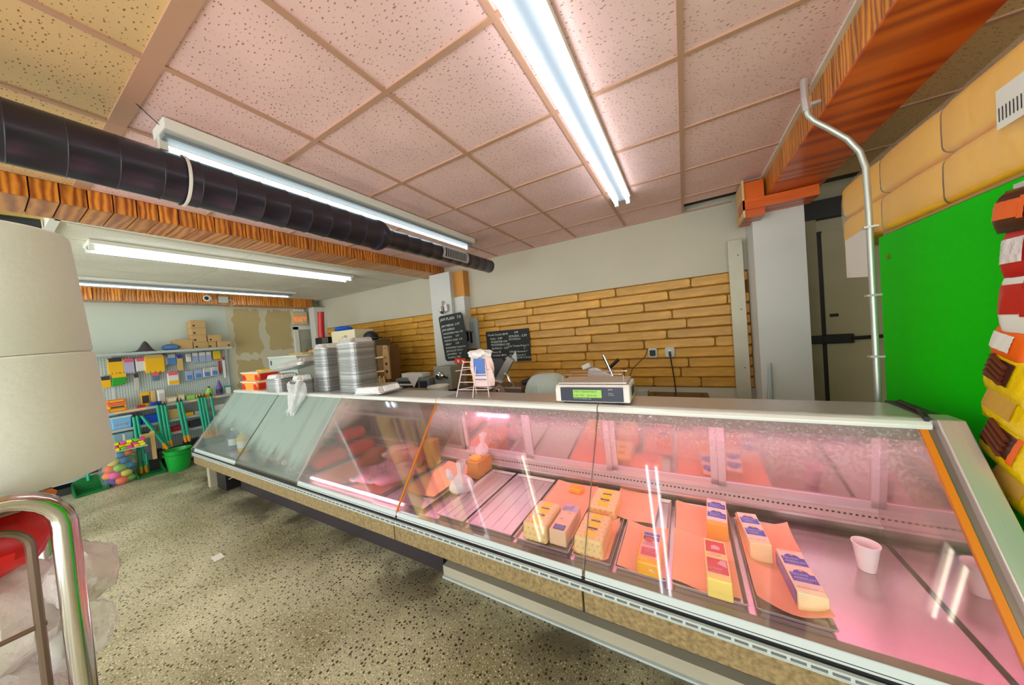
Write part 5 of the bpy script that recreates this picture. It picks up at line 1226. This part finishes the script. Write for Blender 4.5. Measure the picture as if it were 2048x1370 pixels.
# lower shelves
Z2, Z3, Z4 = .701, .501, .186
t = thing('plastic_tub', 'pale blue printed plastic tub on the second shelf', 'tub', (-7.08, 1.00, Z2))
MB().box((0, 0, .075), (.20, .17, .15), taper=1.06).build('tub_body', pm('tub_blue', (120, 190, 236), .3), t, bevel=.01); MB().bx(-.11, .11, -.095, .095, .15, .175).build('lid', pm('tub_lid', (190, 214, 220), .3), t)
writing([('Spring', .05, -.07, .05)], 'lettering', pkc, t, (.105, 0, 0), (PI/2, 0, PI/2), shear=.3)
t = thing('plastic_tub', 'clear plastic tub on the third shelf below the blue tub', 'tub', (-7.06, 1.0, Z3)); MB().box((0, 0, .07), (.20, .18, .14), taper=1.05).build('tub_body', pm('tub_clear', (130, 170, 186), .2), t, bevel=.01)
MB().bx(.10, .106, -.01, .01, .02, .12).build('seam', wp, t)
low = [('cloth_pack', 'dark blue cloth pack left on the second shelf', 1.14, Z2, .08, .08, bl2), ('cloth_pack', 'bright blue folded cloths on the second shelf', 1.27, Z2, .16, .12, pm('cloth_blue', (26, 84, 220), .4)),
       ('yellow_carton', 'tan carton with yellow front on the second shelf', 1.52, Z2, .12, .15, tn), ('yellow_pad', 'small yellow pad on the second shelf right of the carton', 1.68, Z2, .09, .05, M_['yellow']),
       ('white_stack', 'flat stack of pale packs on the second shelf', 1.80, Z2, .12, .05, gb), ('white_stack', 'pale teal-topped packs at the right of the second shelf', 2.05, Z2, .14, .09, wp),
       ('black_shoe', 'black bundle on the third shelf right', 1.75, Z3, .14, .10, dk), ('red_pack', 'red pack on the third shelf', 1.51, Z3, .12, .07, rd), ('dark_pack', 'dark pack on the third shelf left of the yellow one', 1.20, Z3, .10, .06, dk),
       ('yellow_pack', 'thin yellow pack on the third shelf', 1.31, Z3, .09, .06, M_['yellow']), ('blue_pack', 'small blue pack at the right of the third shelf', 1.93, Z3, .10, .05, bp_),
       ('white_pack', 'white rounded pack on the bottom shelf', 1.24, Z4, .11, .11, lb), ('dark_pack', 'dark round pack on the bottom shelf', 1.36, Z4, .12, .09, dk), ('dark_pack', 'black bundle on the bottom shelf right of the bowl', 1.70, Z4, .2, .12, dk), ('brown_pack', 'small brown pack on the bottom shelf left', 1.11, Z4, .07, .13, tn),
       ('dark_pack', 'dark bundle on the bottom shelf at the left end', .74, Z4, .2, .14, dk)]
for n, l, y, z, w, h, m in low: item(n, l, n.split('_')[1], y, z, w, h, m, .14, None, -7.05)
# boxes and bags on top of the unit
def carton2(label, y, z, w, h, d_=.2, x=-7.13, rz=0):
    t = thing('cardboard_box', label, 'box', (x, y, z), rz)
    MB().bx(-d_/2, d_/2, -w/2, w/2, 0, h).build('box_body', M_['card'], t, bevel=.003)
    MB().bx(d_/2, d_/2+.001, -w/2, w/2, h*.93, h*.95).build('flap_seam', M_['card_d'], t)
    MB().prism([(w*.3*(1 if y > 2.1 else -1)+.016*math.cos(a), h*.3+.016*math.sin(a)) for a in [PI*k/4 for k in range(8)]], d_/2, d_/2+.0015).build('stamp', M_['dark'], t)
ZT2 = 1.766
carton2('cardboard box at the bottom of the tall stack on the shelving', 1.91, ZT2, .18, .11)
carton2('cardboard box second from the bottom of the tall stack', 1.90, ZT2+.112, .175, .115)
carton2('cardboard box second from the top of the tall stack', 1.90, ZT2+.229, .18, .115)
carton2('cardboard box topmost of the tall stack', 1.90, ZT2+.346, .18, .125)
carton2('wide cardboard box left of the tall stack', 1.71, ZT2, .20, .16, .22)
carton2('cardboard box behind the small one, lower right of the tall stack', 2.055, ZT2, .10, .105, .18)
carton2('cardboard box upper right of the tall stack', 2.09, ZT2+.107, .175, .115)
carton2('small cardboard box at the right end of the shelving top', 2.20, ZT2, .165, .105, .2, -7.08)
hq = lambda u: .150*math.exp(-((u-.70)/.15)**2)+.012*math.sin(PI*min(1, max(0, u)))+.004
o = MB().grid(lambda u, v: (.09*math.cos(PI*v), (u-.5)*.36, hq(u)*math.sin(PI*v)**.7+.001*math.sin(u*40)), 26, 9).build('black_bag', dk, smooth=True); o.location = (-7.08, 1.24, ZT2); tag(o, 'crumpled black bag peaking up on top of the shelving', 'bag')
o = MB().blob((0, 0, .045), .08, .115, .05, fn=lambda u, v: 1+.12*math.sin(u*25)).build('blue_bundle', pm('bundle_blue', (70, 110, 160), .5, var=.4, vs=30), smooth=True); o.location = (-7.06, 1.58, ZT2); tag(o, 'blue and white bundle on top of the shelving', 'bundle')

# ---- brooms, dustpans, basins on the floor in front of the shelving
def pole(label, y0, x0, y1, x1, z0, z1, grp=None, lab=True):
    t = thing('broom', label, 'broom', (x0, y0, z0), 0, grp)
    e = Vector((x1-x0, y1-y0, z1-z0)); u = e.normalized()
    MB().tube([(0, 0, 0), e], .017, 10).build('pole', M_['teal'], t, smooth=True)
    MB().tube([e, e+u*.03], .014, 8, rs=[.017, .012]).tube([e+u*.03, e+u*.06], .006, 6).build('hang_cap', M_['black'], t)
    if lab: MB().tube([u*.0, u*.10], .0178, 10).build('label_sleeve', pm('label_amber', (226, 150, 10), .4), t)
    MB().tube([-u*.02, u*.0], .015, 8).build('ferrule', M_['black'], t)
xb, xt = -6.86, -6.915
for k, (y0, y1, za, zb) in enumerate([(1.10, 1.10, .012, .84), (1.15, 1.13, .012, .85)]): pole(['left', 'right'][k]+' of the two upright teal handles nearest the paper rolls', y0, xb+.03, y1, xt, za+.02, zb, None)
pole('slanting teal handle leaning from the left pair down to the basin', 1.36, -6.78, 1.17, xt+.02, .30, .84)
pole('second slanting teal handle close behind the first', 1.40, -6.84, 1.19, xt-.0, .30, .80, None, False)
for k, y in enumerate((1.345, 1.385, 1.42)): pole(['left', 'middle', 'right'][k]+' teal handle of the bundle of three behind the green basin', y, xb, y-.01, xt, .30, .955-.01*k)
for k, y in enumerate((1.575, 1.615)): pole(['left', 'right'][k]+' teal handle of the pair above the right edge of the basin', y, xb, y-.03, xt, .32, .955)
for k, y in enumerate((1.80, 1.835, 1.875, 1.95)): pole(['leftmost', 'second', 'third', 'rightmost'][k]+' teal handle beside the sloping end of the deli case', y, xb, y-.02, xt, .30, .965)
ba = thing('broom_rail', 'low black rail the broom handles stand on', 'rack', (-6.87, 1.6, .185)); MB().bx(-.055, .06, -.32, .42, .0, .1).build('rail_body', M_['black'], ba)
# long-handled dustpans
def dustpan(label, x, y, rz=0):
    t = thing('dustpan', label, 'dustpan', (x, y, 0), rz)
    m = MB(); m.prism([(-.13, 0), (.13, 0), (.12, .03), (-.12, .03)], -.10, .10, 'X'); m.build('pan_floor', M_['gdark'], t, bevel=.005)
    MB().prism([(-.13, .02), (.13, .02), (.12, .16), (.05, .19), (-.05, .19), (-.12, .16)], -.11, -.09).build('back', M_['gdark'], t)
    for s in (-1, 1): MB().prism([(-.10, .02), (.13, .02), (.10, .05), (-.10, .15)], s*.125-.006, s*.125+.006, 'Y').build('cheek', M_['gdark'], t)
    MB().tube([(-.085, 0, .14), (-.10, 0, .30)], .016, 8).build('socket', M_['teal'], t)
dustpan('dark green dustpan on the floor left of the green basins', -6.74, 1.16)
dustpan('dark green dustpan on the floor at the far left edge by the paper rolls', -6.72, .66)
MB().prism([(-.05, .0), (.05, .0), (.05, .03), (-.05, .03)], 0, .1)
mt_ = thing('wooden_brush', 'pale wooden-handled brush standing among the teal handles', 'brush', (-6.84, 1.24, .0))
MB().bx(-.02, .02, -.02, .02, .19, .60).build('handle', hd, mt_); MB().bx(-.04, .03, -.11, .02, .52, .58).build('head', tn, mt_); MB().bx(-.02, .02, -.06, .06, .0, .19).build('foot', M_['black'], mt_)
def basin(label, x, y, z, rr, h):
    t = thing('green_basin', label, 'basin', (x, y, z))
    MB().lathe([(rr*.74, 0), (rr*.76, .004), (rr*.95, h-.02), (rr*1.04, h-.012), (rr*1.06, h), (rr*1.0, h), (rr*.92, h-.025), (rr*.72, .01), (.001, .01)], n=32).build('basin_body', M_['gplastic'], t, smooth=True)
basin('lower green basin of the nested pair on the floor', -6.56, 1.415, .001, .145, .25)
basin('upper green basin of the nested pair on the floor', -6.56, 1.415, .058, .145, .25)
# mesh bag of colourful scourers and the pack on top
random.seed(11)
pal = [(232, 96, 40), (240, 130, 40), (40, 110, 160), (120, 180, 60), (230, 70, 150), (80, 40, 170), (240, 150, 150), (80, 170, 130), (30, 140, 190), (210, 200, 60)]
pnm = ['red-orange', 'orange', 'dark blue', 'green', 'pink', 'purple', 'pale pink', 'sea green', 'sky blue', 'olive yellow']
bb = thing('mesh_bag', 'clear mesh sack that holds the colourful scourers on the floor', 'bag', (-6.76, .90, 0))
MB().grid(lambda u, v: ((.145+.02*math.sin(PI*v))*math.cos(2*PI*u), (.145+.02*math.sin(PI*v))*math.sin(2*PI*u), .002+.44*v), 22, 8, wrap=True).build('bag_film', M_['mesh'], bb, smooth=True)
q = 0
for lay in range(5):
    for k in range(6):
        a = k*PI/3+lay*.5; ci = (q*3+lay) % 10; c = pal[ci]; q += 1
        o = MB().blob((0, 0, 0), .055, .055, .046, 10, 7, fn=lambda u, v: 1+.08*math.sin(u*38)).build('scourer', pm('scour_%d' % ci, c, .7), smooth=True)
        o.location = (-6.76+.088*math.cos(a), .90+.088*math.sin(a), .05+.088*lay)
        tag(o, '%s scourer pad in the %s layer of the mesh sack, %s side' % (pnm[ci], ['bottom', 'second', 'middle', 'fourth', 'top'][lay], ['front', 'front right', 'back right', 'back', 'back left', 'front left'][k]), 'scourer', 'scourers in the mesh sack')
sp = thing('scourer_tray', 'flat display tray of neon scourers on top of the mesh sack', 'tray', (-6.72, 1.0, .445))
MB().bx(-.10, .10, -.15, .15, 0, .012).build('tray_body', gb, sp)
neon = [(250, 240, 20), (120, 210, 50), (236, 60, 170), (250, 200, 20), (220, 230, 30), (240, 90, 160)]
for r_ in range(3):
    for k in range(5):
        m = MB().box((0, 0, 0), (.08, .054, .032)); o = m.build('scourer_pad', pm('neon_%d' % ((r_*2+k) % 6), neon[(r_*2+k) % 6], .6), sp, bevel=.01); o.location = (.02-.02*(r_ % 2), -.11+.057*k-.01*(r_ % 2), .03+.036*r_); o.rotation_euler = (0, .1, .2*(k % 2)-.1)
tag(MB().sheet(lambda u, v: ((u-.5)*.10, (v-.5)*.06, .006+.004*math.sin(u*6)), 8, 6, .002).build('paper_scrap', M_['white']), 'small white paper scrap lying on the floor', 'paper').location = (-3.33, .87, 0)

# ================================================================== LEFT FOREGROUND
# chrome bag rack with two paper-towel rolls on it
rk = thing('chrome_rack', 'chrome tube rack with wire shelf under the paper towel rolls', 'rack', (-1.0, 0, 0))
R0 = .0155
def arch(x, yc, w, z, r_=.065):
    P = [(x, yc+w, 0), (x, yc+w, z-r_)]+[(x, yc+w-r_+r_*math.cos(a), z-r_+r_*math.sin(a)) for a in [PI/2*k/6 for k in range(1, 7)]]
    P += [(x, yc-w+r_-r_*math.sin(a), z-r_+r_*math.cos(a)) for a in [PI/2*k/6 for k in range(7)]]+[(x, yc-w, 0)]
    return P
MB().tube(arch(0, -.235, .302, 1.37), R0, 14).build('end_frame', M_['chrome'], rk, smooth=True)
MB().tube(arch(-.42, -.235, .302, 1.37), R0, 14).build('end_frame', M_['chrome'], rk, smooth=True)
MB().tube(arch(-.03, -.235, .268, 1.315, .04), .006, 8).build('inner_wire', pm('dull_wire', (120, 100, 84), .35, metal=.6), rk, smooth=True)
for k in range(22):
    y = -.50+.026*k
    MB().tube([(-.42, y, 1.352), (0, y, 1.352)], .0028, 6).build('shelf_wire', pm('dull_wire', (120, 100, 84)), rk)
for x in (-.42, -.28, -.14, -.015): MB().tube([(x, -.53, 1.347), (x, .066, 1.347)], .004, 6).build('cross_bar', pm('dull_wire', (120, 100, 84)), rk)
for z in (1.13, .99): MB().tube([(-.03, -.53, z), (-.03, .04, z)], .004, 6).build('cross_bar', pm('dull_wire', (120, 100, 84)), rk)
MB().tube([(-.06, .045, 1.34), (-.115, .02, 1.42)], .014, 10).build('stub_post', pm('stub_metal', (170, 160, 140), .3, metal=.6), rk, smooth=True)
for k in range(14): MB().tube([(-.42, -.50+.041*k, .80), (0, -.50+.041*k, .80)], .0028, 6).build('shelf_wire', pm('dull_wire', (120, 100, 84)), rk)
for x in (-.42, -.21, -.015): MB().tube([(x, -.53, .796), (x, .066, .796)], .004, 6).build('cross_bar', pm('dull_wire', (120, 100, 84)), rk)
def towel(label, x, y, z, h, rr, rot):
    t = thing('paper_towel_roll', label, 'paper roll', (x, y, z), 0, None, rot)
    MB().lathe([(rr*.30, 0), (rr-.003, 0), (rr, .004), (rr*1.003, h*.5), (rr, h-.004), (rr-.004, h), (rr*.30, h), (rr*.30, 0)], n=56, caps=False).build('paper', M_['paper'], t, smooth=True)
    MB().lathe([(rr*.30, .004), (rr*.30, h-.004), (rr*.27, h-.004), (rr*.27, .004), (rr*.30, .004)], n=24, caps=False).build('core', M_['card'], t, smooth=True)
towel('lower big white paper towel roll at the left edge', -1.175, .022, 1.362, .250, .133, (.057, .0, 0))
towel('upper big white paper towel roll stacked on the other at the left edge', -1.175, .0085, 1.6125, .245, .131, (.057, 0, 0))
# bundles of bags packed in the rack
random.seed(4)
def lump(label, x, y, z, rx, ry, rz_, mt, extra=None, nm='plastic_bag'):
    t = thing(nm, label, 'bag', (x, y, z)); ph = random.uniform(0, 6)
    MB().blob((0, 0, rz_), rx, ry, rz_, 26, 15, fn=lambda u, v: 1+.09*math.sin(u*31+ph)*math.cos(v*8)+.06*math.sin(u*50+v*22)).build('bag_film', mt, t, smooth=True)
    if extra: MB().blob((rx*.55, 0, rz_*1.0), rx*.5, ry*.5, rz_*.4, fn=lambda u, v: 1+.15*math.sin(u*25)).build('print', extra, t, smooth=True)
    return t
lump('big white plastic bag bundle inside the chrome rack', -1.18, -.03, 1.02, .13, .115, .10, M_['film_w'])
lump('white bag end sticking out right of the chrome post, upper one', -1.13, .085, 1.10, .09, .052, .055, M_['film_w'], None)
lump('clear bag end sticking out right of the chrome post, lower one', -1.12, .075, .99, .08, .05, .055, M_['film'])
lump('red plastic bag just below the wire shelf in the chrome rack', -1.16, -.03, 1.205, .11, .10, .06, pm('bag_red', (220, 24, 24), .3, var=.2, vs=14))
lump('second red bag at the left edge of the chrome rack', -1.17, -.20, 1.20, .11, .09, .06, pm('bag_red', (220, 24, 24)))
lump('white bag with blue and red print low in the chrome rack', -1.17, -.05, .86, .13, .11, .085, M_['film_w'], pm('print_bluered', (70, 60, 190), .4))
rb = thing('red_bowl', 'red plastic bowl at the bottom left corner in the chrome rack', 'bowl', (-1.10, -.05, .81))
MB().lathe([(.05, 0), (.085, .10), (.092, .105), (.092, .112), (.082, .112), (.045, .01)], n=28).build('bowl_body', pm('bowl_red', (196, 30, 34), .3), rb, smooth=True)
lump('orange pouch standing behind the wires under the paper rolls', -1.33, .0, 1.255, .06, .08, .045, pm('pouch_orange', (230, 130, 30), .4))

# ================================================================== RIGHT SIDE: GREEN CABINET
gc = thing('green_cabinet', 'bright green laminate cabinet right of the deli case', 'cabinet', (.955, 1.9, 0))
MB().bx(0, .72, -.85, .59, 0.05, 1.95).build('carcass', M_['green'], gc, bevel=.006)
MB().bx(.03, .70, -.82, .56, 0, .05).build('plinth', M_['black'], gc)
MB().lathe([(.013, 0), (.015, .004), (.006, .006)], (.0, .50, 1.83), 12, rot=(0, -PI/2, 0)).build('screw_cap', pm('screw_olive', (120, 120, 20), .5), gc)
# big wrapped yellow pack on top
yb = thing('wrapped_pack', 'big clear-wrapped pack of yellow paper rolls on top of the green cabinet', 'pack', (1.14, 2.25, 1.965))
for k in range(3):
    for j in range(2):
        z0 = .012+.215*j
        def pk_(u, v, k=k, z0=z0):
            a = 2*PI*u; c = abs(math.cos(a))**.28*(1 if math.cos(a) > 0 else -1); s = abs(math.sin(a))**.28*(1 if math.sin(a) > 0 else -1)
            e = 1-.045*abs(2*v-1)**6
            return (.165*c*e+.02, -.62+.47*k+.46*v, z0+.108+.108*s*e)
        MB().grid(pk_, 26, 10, wrap=True).build('yellow_roll', pm('roll_yellow', (255, 196, 44), .45, var=.06, vs=4), yb, smooth=True)
fm_ = plastic_film('pack_film', (.95, .88, .72), .20)
def film(u, v):
    a = 2*PI*u; c = abs(math.cos(a))**.5*(1 if math.cos(a) > 0 else -1); s = abs(math.sin(a))**.5*(1 if math.sin(a) > 0 else -1)
    y = -.66+1.50*v; e = 1 if v < .86 else max(.10, 1-((v-.86)/.14)**2*.30)
    if v > .985: e = .05
    k = 1+.015*math.sin(u*40+v*9)
    return (.195*c*e*k+.02, y, .243+.235*s*e*k-(.0 if v < .86 else .05*(v-.86)/.14))
MB().grid(film, 36, 26, wrap=True).build('wrap_film', fm_, yb, smooth=True)
lbq = MB().bx(-.182, -.180, -.60, -.50, .17, .30).build('bar_code_label', M_['white'], yb)
writing([('||||||||', .05, -.045, .03), ('ZELIKO', .02, -.04, .09)] if False else [('||||||||', .05, -.045, .03)], 'bar_code', M_['black'], lbq, (-.1825, -.55, .175), (PI/2, 0, -PI/2))
o = MB().bx(-.31, .30, -.66, .20, 0, .012).build('cardboard_sheet', M_['card_d']); o.location = (1.27, 2.25, 1.951); tag(o, 'cardboard sheet between the green cabinet and the yellow pack', 'cardboard')
o = MB().prism([(-.15, -.25), (.15, -.22), (.15, .02), (-.15, .04)], 0, .003).build('paper_sheet', pm('plain_paper', (228, 220, 208), .8)); o.location = (.945, 2.70, 2.0-.005); tag(o, 'blank white paper sheet hanging behind the conduit under the yellow pack', 'paper')
# snack bags on a hanging strip on the cabinet side
ss = thing('clip_strip', 'hanging strip that carries the snack bags on the green cabinet side', 'strip', (.948, 1.655, .93))
MB().bx(-.004, .0, -.02, .02, 0, 1.0).build('strip_body', pm('strip_clear', (200, 200, 190), .3), ss)
yf = pm('snack_yellow', (236, 196, 10), .22, bump=.5, bs=30); rf = pm('snack_red', (190, 24, 28), .25); date = pm('snack_dark', (70, 30, 20), .3, var=.3, vs=40)
of = pm('snack_orange', (238, 100, 20), .3)
def snack(label, y, z, w, h, m1, m2, tilt, k, m3=None):
    t = thing('snack_bag', label, 'snack bag', (.905-.006*(k % 2), y, z), 0, None, (tilt, .10, 0))
    TH = lambda v: .026*(1-abs(2*v-1)**4)+.002
    CR = lambda y, v: .0012*math.sin(y*210+v*31)*math.sin(v*23+k)
    def xs_(y, v):
        q = min(1, abs(y)/(w/2)); sn = q**(1/.4)
        return TH(v)*math.sqrt(max(0, 1-sn*sn))+CR(y, v)
    def f(u, v):
        a = 2*PI*u; y = w/2*(abs(math.sin(a))**.4)*(1 if math.sin(a) > 0 else -1)
        return (TH(v)*math.cos(a)+(CR(y, v) if math.cos(a) > 0 else -CR(y, v)), y*(1-.03*math.sin(v*14)), h*v)
    MB().grid(f, 40, 18, wrap=True).build('pouch', m1, t, smooth=True)
    y0, y1 = -w*.16, w*.40
    MB().grid(lambda u, v: (-xs_(y0+(y1-y0)*u, .30+.42*v)-.003, y0+(y1-y0)*u, h*(.30+.42*v)), 12, 8).build('window', m2, t, smooth=True)
    if m3: MB().grid(lambda u, v: (-xs_(y0-.02+.02*u, .26+.5*v)-.003, y0-.02+.02*u, h*(.26+.5*v)), 3, 8).build('window_trim', m3, t, smooth=True)
    if m2 is date:
        for q in range(4):
            v_ = .34+.10*q; MB().tube([(-xs_(y, v_)-.006, y, h*v_+y*.3) for y in (y0+.02, (y0+y1)/2, y1-.02)], .007, 8).build('date', pm('date_brown', (96, 46, 26), .25), t, smooth=True)
    MB().bx(-.006, -.003, -w*.45, w*.1, h*.02, h*.13).build('seal_print', m3 or M_['white'], t)
    writing([('|||||', .03, -w*.1, h*.03)], 'bar_code', M_['black'], t, (-.0075, 0, 0), (PI/2, 0, -PI/2))
snack('lowest yellow snack bag on the strip, overlapping the case frame', 1.635, .88, .22, .20, yf, pm('snack_tan', (206, 160, 70), .3), .35, 0)
snack('yellow snack bag with dark dates in its window, second from the bottom', 1.665, 1.00, .22, .20, yf, date, .35, 1, of)
snack('yellow snack bag third from the bottom', 1.655, 1.13, .22, .18, yf, pm('snack_tan', (206, 160, 70)), .3, 2)
snack('yellow snack bag with brown bars fourth from the bottom', 1.645, 1.24, .19, .18, yf, date, .3, 3)
snack('orange and white snack bag fourth from the top', 1.63, 1.36, .15, .13, of, M_['white'], .25, 4)
snack('red and white striped snack bag third from the top', 1.575, 1.45, .15, .22, M_['white'], rf, .0, 5, rf)
snack('red snack bag with clear side second from the top', 1.57, 1.62, .15, .18, rf, M_['film_w'], .0, 6)
snack('topmost snack bag with orange and cream header', 1.575, 1.77, .17, .13, date, of, .1, 7, of)
